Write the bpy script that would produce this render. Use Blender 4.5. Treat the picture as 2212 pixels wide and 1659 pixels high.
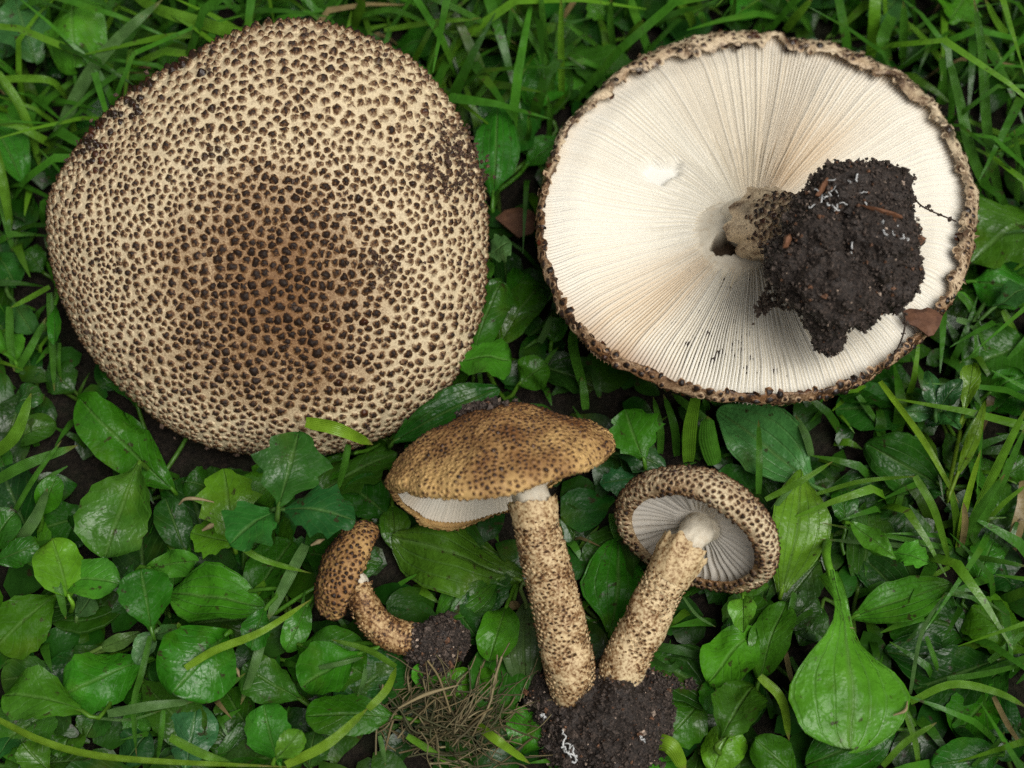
import bpy, math, random
import numpy as np
from mathutils import Vector, Matrix, noise

random.seed(7)
np.random.seed(7)
for o in list(bpy.data.objects):
    bpy.data.objects.remove(o)
SC = bpy.context.scene
COL = SC.collection
R = math.radians

# ------------------------------------------------------------------ camera
ELEV = R(68)
LENS, SENSOR = 60.0, 36.0
FRAME_W = 0.36
DIST = FRAME_W / 2 / math.tan(math.atan(SENSOR / 2 / LENS))
TARGET = np.array([0.0, 0.0, 0.02])
XC = np.array([1.0, 0, 0])
YC = np.array([0, math.sin(ELEV), math.cos(ELEV)])
ZC = np.array([0, -math.cos(ELEV), math.sin(ELEV)])      # from the ground towards the camera
CAM = TARGET + ZC * DIST
cam_data = bpy.data.cameras.new('camera')
cam_data.lens, cam_data.sensor_width = LENS, SENSOR
cam_data.clip_start, cam_data.clip_end = 0.01, 100
cam_data.dof.use_dof = True
cam_data.dof.focus_distance = DIST - 0.028
cam_data.dof.aperture_fstop = 8
cam = bpy.data.objects.new('camera', cam_data)
COL.objects.link(cam)
cam.location = CAM
cam.rotation_euler = (R(90) - ELEV, 0, 0)
SC.camera = cam

# ------------------------------------------------------------------ sky, sun, exposure
SUN_EL, SUN_AZ = R(66), R(122)       # soft overcast light, a little stronger from the right
w = bpy.data.worlds.new('World')
SC.world = w
w.use_nodes = True
nt = w.node_tree
nt.nodes.clear()
sky = nt.nodes.new('ShaderNodeTexSky')
sky.sky_type = 'NISHITA'
sky.sun_disc = False
sky.sun_elevation = SUN_EL
sky.sun_rotation = SUN_AZ
sky.dust_density = 6.0
sky.air_density = 1.0
sky.ozone_density = 1.0
bg = nt.nodes.new('ShaderNodeBackground')
bg.inputs['Strength'].default_value = 0.05
wo = nt.nodes.new('ShaderNodeOutputWorld')
hs = nt.nodes.new('ShaderNodeHueSaturation')
hs.inputs['Saturation'].default_value = 0.15          # cloud cover: greyer than a clear sky
nt.links.new(sky.outputs[0], hs.inputs['Color'])
nt.links.new(hs.outputs[0], bg.inputs[0])
nt.links.new(bg.outputs[0], wo.inputs[0])
sd = bpy.data.lights.new('sun', 'SUN')
sd.energy = 2.2
sd.angle = R(42)
sd.color = (1.0, 0.97, 0.92)
sun = bpy.data.objects.new('sun', sd)
COL.objects.link(sun)
sdir = Vector((math.sin(SUN_AZ) * math.cos(SUN_EL), math.cos(SUN_AZ) * math.cos(SUN_EL), math.sin(SUN_EL)))
sun.rotation_euler = sdir.to_track_quat('Z', 'Y').to_euler()
sun.location = (0, 0, 2)
SC.view_settings.view_transform = 'Standard'
SC.view_settings.look = 'None'
SC.view_settings.gamma = 1
SC.view_settings.use_curve_mapping = False
SC.view_settings.exposure = 0.24
SC.cycles.use_denoising = False
SC.cycles.max_bounces = 5

# ------------------------------------------------------------------ helpers
PXW = 2212.0
FPX = LENS / SENSOR * PXW
CXP, CYP = 1106.0, 829.5
def ray(x, y):
    d = XC * ((x - CXP) / FPX) + YC * (-(y - CYP) / FPX) - ZC
    return d
def at(x, y, z):
    d = ray(x, y)
    return CAM + d * ((z - CAM[2]) / d[2])
def psz(n, p):
    return n * float(np.dot(CAM - p, ZC)) / FPX
def q(Q, x, y):
    return (x * .5 + (CXP if Q in (2, 4) else 0), y * .5 + (CYP if Q in (3, 4) else 0))
def unit(v):
    return v / (np.linalg.norm(v) + 1e-12)
def ccv(a, b, c):
    return a * XC + b * YC + c * ZC
WORLD = {}
def tag(o, label=None, cat=None, group=None, kind=None):
    if label: o['label'] = label
    if cat: o['category'] = cat
    if group: o['group'] = group
    if kind: o['kind'] = kind
    return o
def thing(name, loc, label, cat, group=None):
    o = bpy.data.objects.new(name, None)
    o.empty_display_size = 0.01
    COL.objects.link(o)
    o.location = loc
    WORLD[o.name] = np.array(loc, float)
    return tag(o, label, cat, group)
def mk(name, V, F, mat, parent=None, origin=None, cols=None, uvs=None, smooth=True, kind=None, tint=None):
    V = np.asarray(V, float)
    if origin is None:
        origin = V.mean(0) if parent is None else V[0]
    origin = np.asarray(origin, float)
    me = bpy.data.meshes.new(name)
    L = V - origin
    if isinstance(F, np.ndarray):
        n, k = F.shape
        me.vertices.add(len(L)); me.vertices.foreach_set('co', L.astype(np.float32).ravel())
        me.loops.add(n * k); me.loops.foreach_set('vertex_index', F.astype(np.int32).ravel())
        me.polygons.add(n); me.polygons.foreach_set('loop_start', np.arange(0, n * k, k, dtype=np.int32))
        me.update(calc_edges=True); me.validate()
    else:
        me.from_pydata([tuple(v) for v in L], [], [tuple(f) for f in F])
    if smooth:
        me.polygons.foreach_set('use_smooth', np.ones(len(me.polygons), bool))
    if cols is not None:
        a = me.color_attributes.new('tone', 'FLOAT_COLOR', 'POINT')
        a.data.foreach_set('color', np.asarray(cols, np.float32).ravel())
    if uvs is not None:
        u = me.uv_layers.new(name='UVMap')
        idx = np.zeros(len(me.loops), np.int32)
        me.loops.foreach_get('vertex_index', idx)
        u.data.foreach_set('uv', np.asarray(uvs, np.float32)[idx].ravel())
    me.materials.append(mat)
    me.update()
    o = bpy.data.objects.new(name, me)
    COL.objects.link(o)
    WORLD[o.name] = origin
    if parent is not None:
        o.parent = parent
        o.location = origin - WORLD[parent.name]
    else:
        o.location = origin
    if kind: o['kind'] = kind
    if tint is not None: o.color = (*tint, 1)
    return o
def grid_faces(n, m, wrap=False):
    a = np.arange(n - 1)[:, None]; mm = m if wrap else m - 1
    b = np.arange(mm)[None, :]
    b2 = (b + 1) % m
    f = np.stack([a * m + b + 0 * a, a * m + b2 + 0 * a, (a + 1) * m + b2, (a + 1) * m + b], -1)
    return f.reshape(-1, 4)
def nz(p, s=1.0, off=0.0):
    return noise.noise(Vector((p[0] * s + off, p[1] * s - off, p[2] * s + off * .5)))
def catmull(P, n):
    P = np.asarray(P, float)
    if len(P) == 2:
        t = np.linspace(0, 1, n)[:, None]
        return P[0] * (1 - t) + P[1] * t
    Q = np.vstack([2 * P[0] - P[1], P, 2 * P[-1] - P[-2]])
    out = []
    for t in np.linspace(0, len(P) - 1, n):
        i = min(int(t), len(P) - 2); f = t - i
        p0, p1, p2, p3 = Q[i], Q[i + 1], Q[i + 2], Q[i + 3]
        out.append(.5 * ((2 * p1) + (-p0 + p2) * f + (2 * p0 - 5 * p1 + 4 * p2 - p3) * f * f + (-p0 + 3 * p1 - 3 * p2 + p3) * f ** 3))
    return np.array(out)
def frames(P):
    T = np.gradient(P, axis=0)
    T /= np.linalg.norm(T, axis=1)[:, None]
    a = np.cross(T, ZC); a /= np.linalg.norm(a, axis=1)[:, None] + 1e-9
    b = np.cross(a, T)
    return T, a, b
def tube(P, rad, m=8):
    P = np.asarray(P, float); rad = np.broadcast_to(rad, len(P))
    T, a, b = frames(P)
    th = np.linspace(0, 2 * np.pi, m, endpoint=False)
    V = P[:, None] + rad[:, None, None] * (a[:, None] * np.cos(th)[None, :, None] + b[:, None] * np.sin(th)[None, :, None])
    return V.reshape(-1, 3), grid_faces(len(P), m, True)
class Bag:
    """collects pieces of one object"""
    def __init__(s): s.V, s.F, s.C, s.n = [], [], [], 0
    def add(s, V, F, C=None):
        V = np.asarray(V, float)
        s.V.append(V); F = np.asarray(F)
        if F.shape[1] == 3: F = np.hstack([F, F[:, 2:]])
        s.F.append(F + s.n); s.n += len(V)
        s.C.append(np.broadcast_to(np.asarray((1, 1, 1, 1) if C is None else C, float), (len(V), 4)))
    def build(s, name, mat, parent=None, **kw):
        V = np.vstack(s.V); F = np.vstack(s.F); C = np.vstack(s.C)
        F = [tuple(f[:3]) if f[2] == f[3] else tuple(f) for f in F.tolist()]
        return mk(name, V, F, mat, parent, cols=C, **kw)

# ------------------------------------------------------------------ materials
class NT:
    def __init__(s, name):
        s.m = bpy.data.materials.new(name); s.m.use_nodes = True
        s.t = s.m.node_tree; s.t.nodes.clear()
        s.out = s.t.nodes.new('ShaderNodeOutputMaterial')
        s.p = s.t.nodes.new('ShaderNodeBsdfPrincipled')
        s.t.links.new(s.p.outputs[0], s.out.inputs[0])
    def n(s, typ, **kw):
        x = s.t.nodes.new(typ)
        for k, v in kw.items():
            if k in x.inputs.keys() and not hasattr(type(x), k): x.inputs[k].default_value = v
            else: setattr(x, k, v)
        return x
    def l(s, a, b): s.t.links.new(a, b)
    def set(s, inp, v):
        if isinstance(v, (int, float, tuple)): inp.default_value = v
        else: s.l(v, inp)
    def noise(s, scale, detail=3, rough=.55, vec=None, dist=0):
        x = s.n('ShaderNodeTexNoise'); x.inputs['Scale'].default_value = scale
        x.inputs['Detail'].default_value = detail; x.inputs['Roughness'].default_value = rough
        x.inputs['Distortion'].default_value = dist
        if vec is None: vec = s.geo()
        s.l(vec, x.inputs['Vector'])
        return x.outputs[0]
    def geo(s):
        if not hasattr(s, '_g'): s._g = s.n('ShaderNodeNewGeometry').outputs['Position']
        return s._g
    def math(s, op, a, b=0.0, clamp=False):
        x = s.n('ShaderNodeMath', operation=op, use_clamp=clamp)
        s.set(x.inputs[0], a); s.set(x.inputs[1], b); return x.outputs[0]
    def ramp(s, fac, stops):
        x = s.n('ShaderNodeValToRGB'); e = x.color_ramp.elements
        while len(e) < len(stops): e.new(.5)
        for i, (p, c) in enumerate(stops):
            e[i].position = p; e[i].color = (*c, 1) if len(c) == 3 else c
        s.l(fac, x.inputs[0]); return x.outputs[0]
    def mix(s, fac, a, b, mode='MIX'):
        x = s.n('ShaderNodeMix', data_type='RGBA', blend_type=mode)
        s.set(x.inputs[0], fac)
        for i, v in ((6, a), (7, b)):
            s.set(x.inputs[i], (*v, 1) if isinstance(v, tuple) and len(v) == 3 else v)
        return x.outputs[2]
    def attr(s, name='tone'):
        x = s.n('ShaderNodeVertexColor', layer_name=name)
        y = s.n('ShaderNodeSeparateColor'); s.l(x.outputs[0], y.inputs[0])
        return y.outputs[0], y.outputs[1], y.outputs[2], x.outputs[1], x.outputs[0]
    def bump(s, h, dist, strength=1.0):
        x = s.n('ShaderNodeBump'); x.inputs['Distance'].default_value = dist
        x.inputs['Strength'].default_value = strength
        s.l(h, x.inputs['Height']); s.l(x.outputs[0], s.p.inputs['Normal'])
    def fin(s, col, rough=.6, spec=.4):
        s.set(s.p.inputs['Base Color'], (*col, 1) if isinstance(col, tuple) and len(col) == 3 else col)
        s.set(s.p.inputs['Roughness'], rough)
        s.set(s.p.inputs['Specular IOR Level'], spec)
        return s.m

def mat_scale(name, cream, tan, brown, dark, bias=0.0, gl=.6, nscale=1500, namp=1.0, dk0=.46):
    """scaly mushroom skin. tone: R height on the scale, G brownness of the region, B random, A wet-dark"""
    t = NT(name)
    h, c, rnd, wet, _ = t.attr()
    n1 = t.noise(nscale, 3, .65)
    n2 = t.noise(90, 3, .6)
    f = t.math('ADD', h, t.math('MULTIPLY', t.math('SUBTRACT', n1, .5), namp))
    f = t.math('ADD', f, t.math('MULTIPLY', t.math('SUBTRACT', rnd, .5), .32))
    f = t.math('ADD', f, t.math('MULTIPLY', t.math('SUBTRACT', c, .35), .42))
    f = t.math('ADD', f, t.math('MULTIPLY', t.math('SUBTRACT', n2, .5), .25 ))
    f = t.math('ADD', f, bias)
    base = t.mix(c, cream, tan)
    n4 = t.noise(nscale * .45, 2, .6)
    base = t.mix(t.ramp(n4, [(.45, (0, 0, 0)), (.80, (.35,) * 3)]), base, brown)
    bw = t.ramp(f, [(0.0, (0, 0, 0)), (.18, (.04,) * 3), (.36, (.30,) * 3), (.56, (.72,) * 3), (.80, (1,) * 3)])
    col = t.mix(bw, base, brown)
    dk = t.ramp(t.math('MULTIPLY', f, .7), [(dk0, (0, 0, 0)), (dk0 + .24, (1, 1, 1))])
    col = t.mix(dk, col, dark)
    wr = t.ramp(n2, [(.52, dark), (.72, (.11, .026, .007))])
    col = t.mix(wet, col, wr)
    t.bump(n1, .00035, .55)
    rough = t.math('SUBTRACT', gl, t.math('MULTIPLY', wet, .42))
    return t.fin(col, rough, .35)
M = {}
M['cap'] = mat_scale('scaly_cap_skin', (.75, .63, .41), (.37, .205, .078), (.150, .068, .023), (.018, .009, .005), .32, namp=1.25, dk0=.50)
M['ochre'] = mat_scale('ochre_cap_skin', (.62, .40, .155), (.23, .10, .032), (.115, .046, .014), (.020, .011, .007), .03, nscale=700, namp=2.0)
M['rim'] = mat_scale('rim_skin', (.74, .60, .40), (.36, .19, .08), (.10, .045, .018), (.014, .009, .007), .20, gl=.4, namp=1.3)
M['stemscale'] = mat_scale('stem_skin', (.78, .63, .38), (.52, .32, .115), (.205, .092, .026), (.045, .021, .009), .22, nscale=900, namp=2.4)

t = NT('gill_flesh')
r_, g_, b_, a_, _ = t.attr()
n1 = t.noise(60, 4, .6); n2 = t.noise(900, 2, .5)
c = t.mix(r_, (.85, .82, .73), (.66, .49, .29))
c = t.mix(t.math('MULTIPLY', n1, .10), c, (.78, .63, .40))
c = t.mix(g_, c, (.30, .14, .05))
c = t.mix(b_, c, (.80, .78, .71))
t.bump(n2, .0002, .4)
M['gill'] = t.fin(c, .6, .25)

t = NT('pale_stem_flesh')
r_, g_, b_, a_, _ = t.attr()
n1 = t.noise(420, 4, .65); n2 = t.noise(1500, 2, .5)
c = t.mix(t.ramp(n1, [(.50, (0, 0, 0)), (.75, (.6,) * 3)]), (.74, .67, .53), (.52, .39, .24))
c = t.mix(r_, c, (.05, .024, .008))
t.bump(n2, .0003, .5)
M['flesh'] = t.fin(c, .6, .25)

t = NT('grey_gill')
r_, g_, b_, a_, _ = t.attr()
n1 = t.noise(500, 4, .65)
c = t.mix(n1, (.82, .78, .70), (.62, .56, .46))
c = t.mix(r_, c, (.03, .022, .018))
M['ggill'] = t.fin(c, .65, .2)

t = NT('soil')
r_, g_, b_, a_, tc = t.attr()
n1 = t.noise(1400, 3, .7); n2 = t.noise(150, 3, .6)
c = t.ramp(n1, [(.3, (.009, .007, .006)), (.5, (.034, .026, .021)), (.72, (.10, .075, .060))])
c = t.mix(1.0, c, tc, 'MULTIPLY')
t.bump(n1, .0006, .8)
M['soil'] = t.fin(c, t.ramp(n2, [(.3, (.45,) * 3), (.6, (.85,) * 3)]), .45)

t = NT('ground_soil')
n1 = t.noise(500, 4, .7); n2 = t.noise(60, 4, .6)
c = t.ramp(n1, [(.3, (.006, .005, .004)), (.55, (.022, .017, .012)), (.75, (.05, .036, .024))])
c = t.mix(t.ramp(n2, [(.45, (0, 0, 0)), (.7, (.6,) * 3)]), c, (.012, .02, .006))
t.bump(n1, .003, 1.0)
M['ground'] = t.fin(c, .9, .2)

def mat_leaf(name, kind, objcol=True):
    t = NT(name)
    uv = t.n('ShaderNodeUVMap').outputs[0] if objcol else None
    n1 = t.noise(110, 3, .6); n2 = t.noise(900, 2, .6)
    if objcol:
        oi = t.n('ShaderNodeObjectInfo'); tint = oi.outputs['Color']; rnd = oi.outputs['Random']
    else:
        _, _, _, _, tint = t.attr()
    c = t.ramp(n1, [(.28, (.70,) * 3), (.5, (1.0,) * 3), (.72, (1.25, 1.2, 1.1))])
    c = t.mix(1.0, tint, c, 'MULTIPLY')
    hgt = t.math('ADD', t.math('MULTIPLY', n2, .15), t.math('MULTIPLY', t.noise(330, 2, .5), .55))
    if objcol:
        s = t.n('ShaderNodeSeparateXYZ'); t.l(uv, s.inputs[0])
        u, v = s.outputs[0], s.outputs[1]
        av = t.math('ABSOLUTE', t.math('SUBTRACT', v, .5))
        mid = t.ramp(av, [(0.0, (1, 1, 1)), (.018, (.8,) * 3), (.045, (0, 0, 0))])
        if kind == 'net':
            ph = t.math('MULTIPLY', t.math('SUBTRACT', u, t.math('MULTIPLY', av, .75)), 44.0)
            ph = t.math('ADD', ph, t.math('MULTIPLY', n1, 5.0))
            sv = t.math('SINE', ph)
            vein = t.ramp(t.math('ADD', t.math('MULTIPLY', sv, .5), .5), [(.90, (0, 0, 0)), (1.0, (1, 1, 1))])
        else:
            sv = t.math('SINE', t.math('ADD', t.math('MULTIPLY', av, 40.0), 1.57))
            vein = t.ramp(t.math('ADD', t.math('MULTIPLY', sv, .5), .5), [(.90, (0, 0, 0)), (1.0, (1, 1, 1))])
        ve = t.math('MULTIPLY', vein, .12 if kind == 'net' else .26)
        c = t.mix(ve, c, (.11, .22, .06))
        c = t.mix(t.math('MULTIPLY', mid, .35), c, (.13, .24, .06))
        hgt = t.math('SUBTRACT', hgt, t.math('MULTIPLY', vein, .08 if kind == 'net' else .25))
        hgt = t.math('SUBTRACT', hgt, t.math('MULTIPLY', mid, .5))
        hgt = t.math('ADD', hgt, t.math('MULTIPLY', n1, 2.2))
    spots = t.ramp(t.noise(260, 3, .6), [(.63, (0, 0, 0)), (.70, (1,) * 3)])
    c = t.mix(t.math('MULTIPLY', spots, .85), c, (.035, .026, .012))
    yel = t.ramp(t.noise(60, 2, .6), [(.55, (0, 0, 0)), (.78, (1,) * 3)])
    c = t.mix(t.math('MULTIPLY', yel, .25), c, (.13, .17, .015))
    bk = t.n('ShaderNodeNewGeometry').outputs['Backfacing']
    c = t.mix(t.math('MULTIPLY', bk, .35), c, (.14, .22, .10))
    t.bump(hgt, .0010, .8)
    ro = t.ramp(n2, [(.3, (.26,) * 3), (.7, (.40,) * 3)])
    wetp = t.ramp(t.noise(55, 2, .5), [(.44, (.05,) * 3), (.66, (.60,) * 3)])
    t.fin(c, ro, wetp)
    tr = t.n('ShaderNodeBsdfTranslucent'); t.l(c, tr.inputs[0])
    mx = t.n('ShaderNodeMixShader'); mx.inputs[0].default_value = .16
    t.l(t.p.outputs[0], mx.inputs[1]); t.l(tr.outputs[0], mx.inputs[2])
    t.l(mx.outputs[0], t.out.inputs[0])
    return t.m
M['leaf'] = mat_leaf('leaf_net_veined', 'net')
M['plantain'] = mat_leaf('leaf_parallel_veined', 'par')
M['turf'] = mat_leaf('turf_green', 'net', False)

t = NT('grass_blade')
oi = t.n('ShaderNodeObjectInfo')
uvn = t.n('ShaderNodeUVMap'); s = t.n('ShaderNodeSeparateXYZ'); t.l(uvn.outputs[0], s.inputs[0])
st = t.math('SINE', t.math('MULTIPLY', s.outputs[1], 44.0))
n1 = t.noise(180, 3, .6)
c = t.mix(1.0, oi.outputs['Color'], t.ramp(n1, [(.3, (.65,) * 3), (.7, (1.25, 1.2, 1.1))]), 'MULTIPLY')
c = t.mix(t.math('MULTIPLY', t.math('ADD', st, 1.0), .04), c, (.25, .38, .10))
tipb = t.ramp(t.math('ADD', s.outputs[0], t.math('MULTIPLY', t.math('SUBTRACT', n1, .5), .3)), [(.90, (0, 0, 0)), (1.0, (.7,) * 3)])
c = t.mix(tipb, c, (.20, .13, .05))
t.bump(st, .00012, .5)
t.fin(c, .32, t.ramp(n1, [(.45, (.08,) * 3), (.65, (.5,) * 3)]))
tr = t.n('ShaderNodeBsdfTranslucent'); t.l(c, tr.inputs[0])
mx = t.n('ShaderNodeMixShader'); mx.inputs[0].default_value = .22
t.l(t.p.outputs[0], mx.inputs[1]); t.l(tr.outputs[0], mx.inputs[2]); t.l(mx.outputs[0], t.out.inputs[0])
M['grass'] = t.m

def mat_plain(name, a, b, sc, rough=.7, objcol=False, bumpd=.0004):
    t = NT(name); n1 = t.noise(sc, 4, .65)
    c = t.mix(t.ramp(n1, [(.3, (0, 0, 0)), (.7, (1, 1, 1))]), a, b)
    if objcol:
        c = t.mix(1.0, c, t.n('ShaderNodeObjectInfo').outputs['Color'], 'MULTIPLY')
    t.bump(n1, bumpd, .6)
    return t.fin(c, rough, .35)
M['deadleaf'] = mat_plain('dead_leaf', (.075, .032, .018), (.18, .085, .045), 350)
t = NT('straw'); _, _, _, _, tc = t.attr(); n1 = t.noise(600, 2, .5)
M['straw'] = t.fin(t.mix(t.math('MULTIPLY', n1, .6), tc, (.05, .04, .02)), .7, .3)
M['mycel'] = mat_plain('mycelium', (.75, .75, .72), (.45, .46, .46), 900)
M['root'] = mat_plain('root_fibre', (.03, .02, .015), (.08, .055, .04), 900)
M['chip'] = mat_plain('bark_chip', (.11, .045, .02), (.22, .10, .05), 500)
M['slug'] = mat_plain('pit', (.04, .02, .008), (.10, .055, .02), 500)

# ------------------------------------------------------------------ ground
gv, gn = [], 90
ext = 4.0
lin = np.sign(np.linspace(-1, 1, gn)) * np.abs(np.linspace(-1, 1, gn)) ** 2.6 * ext
for y in lin:
    for x in lin:
        k = max(0, 1 - math.hypot(x, y) / 1.5)
        gv.append((x, y, -.0015 + .003 * k * noise.noise(Vector((x * 18, y * 18, 0)))))
tag(mk('ground', gv, grid_faces(gn, gn), M['ground'], origin=(0, 0, 0)), 'dark damp soil under the lawn weeds', 'ground', kind='structure')

# ------------------------------------------------------------------ mushroom surfaces
class Cap:
    """surface of revolution with an uneven rim. profile: (radius, height) from apex to margin, in units of rad"""
    def __init__(s, center, axis, right, rad, prof, rmod=None, wob=.0, zmod=None, seed=0.0):
        s.c = np.array(center); s.ez = unit(np.array(axis))
        s.ex = unit(right - np.dot(right, s.ez) * s.ez); s.ey = np.cross(s.ez, s.ex)
        s.R = rad; s.seed = seed; s.wob = wob; s.zmod = zmod
        P = catmull([(a, b, 0) for a, b in prof], 240)[:, :2]
        d = np.r_[0, np.cumsum(np.linalg.norm(np.diff(P, axis=0), axis=1))]
        s.len = d[-1]; s.s = d / d[-1]; s.P = P
        s.rmod = rmod or (lambda th: 1.0)
        gu = np.linspace(0, 1, 601)
        s.Lr = np.interp(gu, s.s, P[:, 0]).tolist() + [float(P[-1, 0])]; s.Lz = np.interp(gu, s.s, P[:, 1]).tolist() + [float(P[-1, 1])]
    def local(s, u, th):
        x_ = u * 600; i_ = int(x_); g_ = x_ - i_
        r = s.Lr[i_] * (1 - g_) + s.Lr[i_ + 1] * g_; z = s.Lz[i_] * (1 - g_) + s.Lz[i_ + 1] * g_
        k = s.rmod(th); m = 1 + (k - 1) * min(1, r * 1.2)
        x, y = r * m * math.cos(th), r * m * math.sin(th)
        if s.wob:
            n = noise.noise(Vector((x * 1.7 + s.seed, y * 1.7, z + s.seed))) * s.wob + noise.noise(Vector((x * 5 + s.seed, y * 5, z * 5))) * s.wob * .35
            z += n; x += n * .4 * math.cos(th) * min(1, r); y += n * .4 * math.sin(th) * min(1, r)
        if s.zmod: z += s.zmod(th, r)
        return x, y, z
    def pos(s, u, th):
        x, y, z = s.local(u, th)
        return s.c + s.R * (x * s.ex + y * s.ey + z * s.ez)
    def nrm(s, u, th):
        e = .004
        a = s.pos(min(1, u + e), th) - s.pos(max(0, u - e), th)
        b = s.pos(u, th + e) - s.pos(u, th - e)
        n = unit(np.cross(a, b))
        return n
    def mesh(s, name, mat, parent, nu=60, nt=140, u0=0.0, u1=1.0, colf=None):
        us = np.linspace(u0, u1, nu); ths = np.linspace(0, 2 * np.pi, nt, endpoint=False)
        V = [s.pos(max(u, 1e-4), th) for u in us for th in ths]
        C = [colf(u, th) for u in us for th in ths] if colf else None
        return mk(name, V, grid_faces(nu, nt, True)[:, ::-1], mat, parent, cols=C, origin=s.c)
    def points(s, spacing, cand, u0, u1, keep=None):
        """dart-thrown points: position, normal, u, theta, local spacing"""
        rs = np.random.RandomState(int(s.seed * 10) + 3)
        uu = np.linspace(u0, u1, 300)
        r = np.interp(uu, s.s, s.P[:, 0]) + .02
        cdf = np.cumsum(r); cdf /= cdf[-1]
        pts = np.zeros((0, 3)); keepl = []; sp = []
        for _ in range(cand):
            u = float(np.interp(rs.rand(), cdf, uu)); th = rs.rand() * 2 * math.pi
            if keep and not keep(u, th): continue
            p = s.pos(u, th); d = spacing(u, th) * (1 + .8 * (rs.rand() - .5))
            if len(pts):
                dd = np.sum((pts - p) ** 2, 1)
                if dd.min() < d * d: continue
            pts = np.vstack([pts, p]); keepl.append((u, th)); sp.append(d)
        N = np.array([s.nrm(u, th) for u, th in keepl])
        return pts, N, keepl, np.array(sp)

def warts(pts, N, sp, hf, cf, fill, K=10, rs=None, tipdir=None, lean=.2, along=None):
    """one low pointed scale for each point, grown to the borders of its cell"""
    rs = rs or np.random.RandomState(5)
    out = []
    ang0 = np.linspace(0, 2 * np.pi, K, endpoint=False)
    for i, (p, n) in enumerate(zip(pts, N)):
        a = unit(np.cross(n, (0.3, .8, .5))); b = np.cross(n, a)
        d = pts - p; D = np.linalg.norm(d, axis=1)
        nb = np.where((D > 1e-9) & (D < 2.6 * sp[i]))[0]
        x, y = d[nb] @ a, d[nb] @ b
        th = ang0 + rs.rand() * .6
        ca, sa = np.cos(th), np.sin(th)
        rho = np.full(K, sp[i] * .95)
        for X, Y in zip(x, y):
            h2 = (X * X + Y * Y) / 2
            pr = ca * X + sa * Y
            ok = pr > 1e-9
            rho[ok] = np.minimum(rho[ok], h2 / pr[ok])
        rho = np.clip(rho, .25 * sp[i], 1.0 * sp[i])
        rho = .65 * rho + .35 * rho.mean()
        if along is not None:
            al = along(i); pr = np.abs(ca * np.dot(a, al) + sa * np.dot(b, al)); rho = rho * (1.25 - .7 * pr)
        f = fill(i); H = hf(i) * rho.mean()
        c, rnd, wet = cf(i)
        ld = (tipdir(i) if tipdir else 0) * lean * rho.mean()
        lx, ly = (0, 0)
        off = np.zeros(3)
        if tipdir:
            off = tipdir(i) * lean * rho.mean()
        V, C = [], []
        for fr, hh, tone in ((1.0, -.12, -.16), (.76, .28, .36), (.38, .74, .70)):
            j = 1 + (rs.rand(K) - .5) * (.06 if fr == 1 else .75)
            rr = rho * fr * f * j
            hz = H * hh * (1 + (rs.rand(K) - .5) * (.25 if fr < 1 else 0))
            V.append(p + rr[:, None] * (ca[:, None] * a + sa[:, None] * b) + hz[:, None] * n + off * max(0, hh))
            C.append(np.stack([tone + (rs.rand(K) - .5) * .5 * (fr < 1), np.full(K, c), np.full(K, rnd), np.full(K, wet)], 1))
        V.append((p + n * H * (.9 + .25 * rs.rand()) + off)[None]); C.append(np.array([[1.0, c, rnd, wet]]))
        V = np.vstack(V); C = np.vstack(C)
        F = []
        for r0 in (0, K):
            for k in range(K):
                k2 = (k + 1) % K
                F.append((r0 + k, r0 + k2, r0 + K + k2)); F.append((r0 + k, r0 + K + k2, r0 + K + k))
        for k in range(K):
            F.append((2 * K + k, 2 * K + (k + 1) % K, 3 * K))
        out.append((V, np.array(F), C))
    return out
def put_warts(ws, pts, N, mat, parent, n_obj):
    """the scales that show largest become objects of their own, the rest one joined part"""
    size = []
    for (V, F, C), p, n in zip(ws, pts, N):
        vis = max(0, float(np.dot(n, unit(CAM - p))))
        size.append(vis * (np.linalg.norm(V.max(0) - V.min(0)) ** 2))
    order = np.argsort(-np.array(size))
    for k in order[:n_obj]:
        V, F, C = ws[k]
        mk('scale', V, F, mat, parent, origin=pts[k], cols=C)
    rest = order[n_obj:]
    if len(rest):
        bg = Bag()
        for k in rest: bg.add(*ws[k])
        bg.build('small_scales', mat, parent, kind='stuff', origin=pts.mean(0))
def sstep(a, b, x):
    t = min(1, max(0, (x - a) / (b - a))); return t * t * (3 - 2 * t)

def ring_lut(th, rr, n=1440):
    L = np.interp(np.linspace(0, 2 * np.pi, n + 1), th, rr).tolist()
    k = n / (2 * math.pi)
    def f(t):
        x = (t % (2 * math.pi)) * k; i = min(int(x), n - 1); g = x - i
        return L[i] * (1 - g) + L[i + 1] * g
    return f
def rtable(pts, cx, cy, sy=1.0, base=1.0):
    A = []
    for x, y in pts:
        dx, dy = x - cx, -(y - cy) / sy
        A.append((math.atan2(dy, dx) % (2 * math.pi), math.hypot(dx, dy) / base))
    A.sort()
    th = np.array([a for a, _ in A]); rr = np.array([b for _, b in A])
    th = np.r_[th[-1] - 2 * np.pi, th, th[0] + 2 * np.pi]; rr = np.r_[rr[-1], rr, rr[0]]
    return ring_lut(th, rr)

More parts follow.
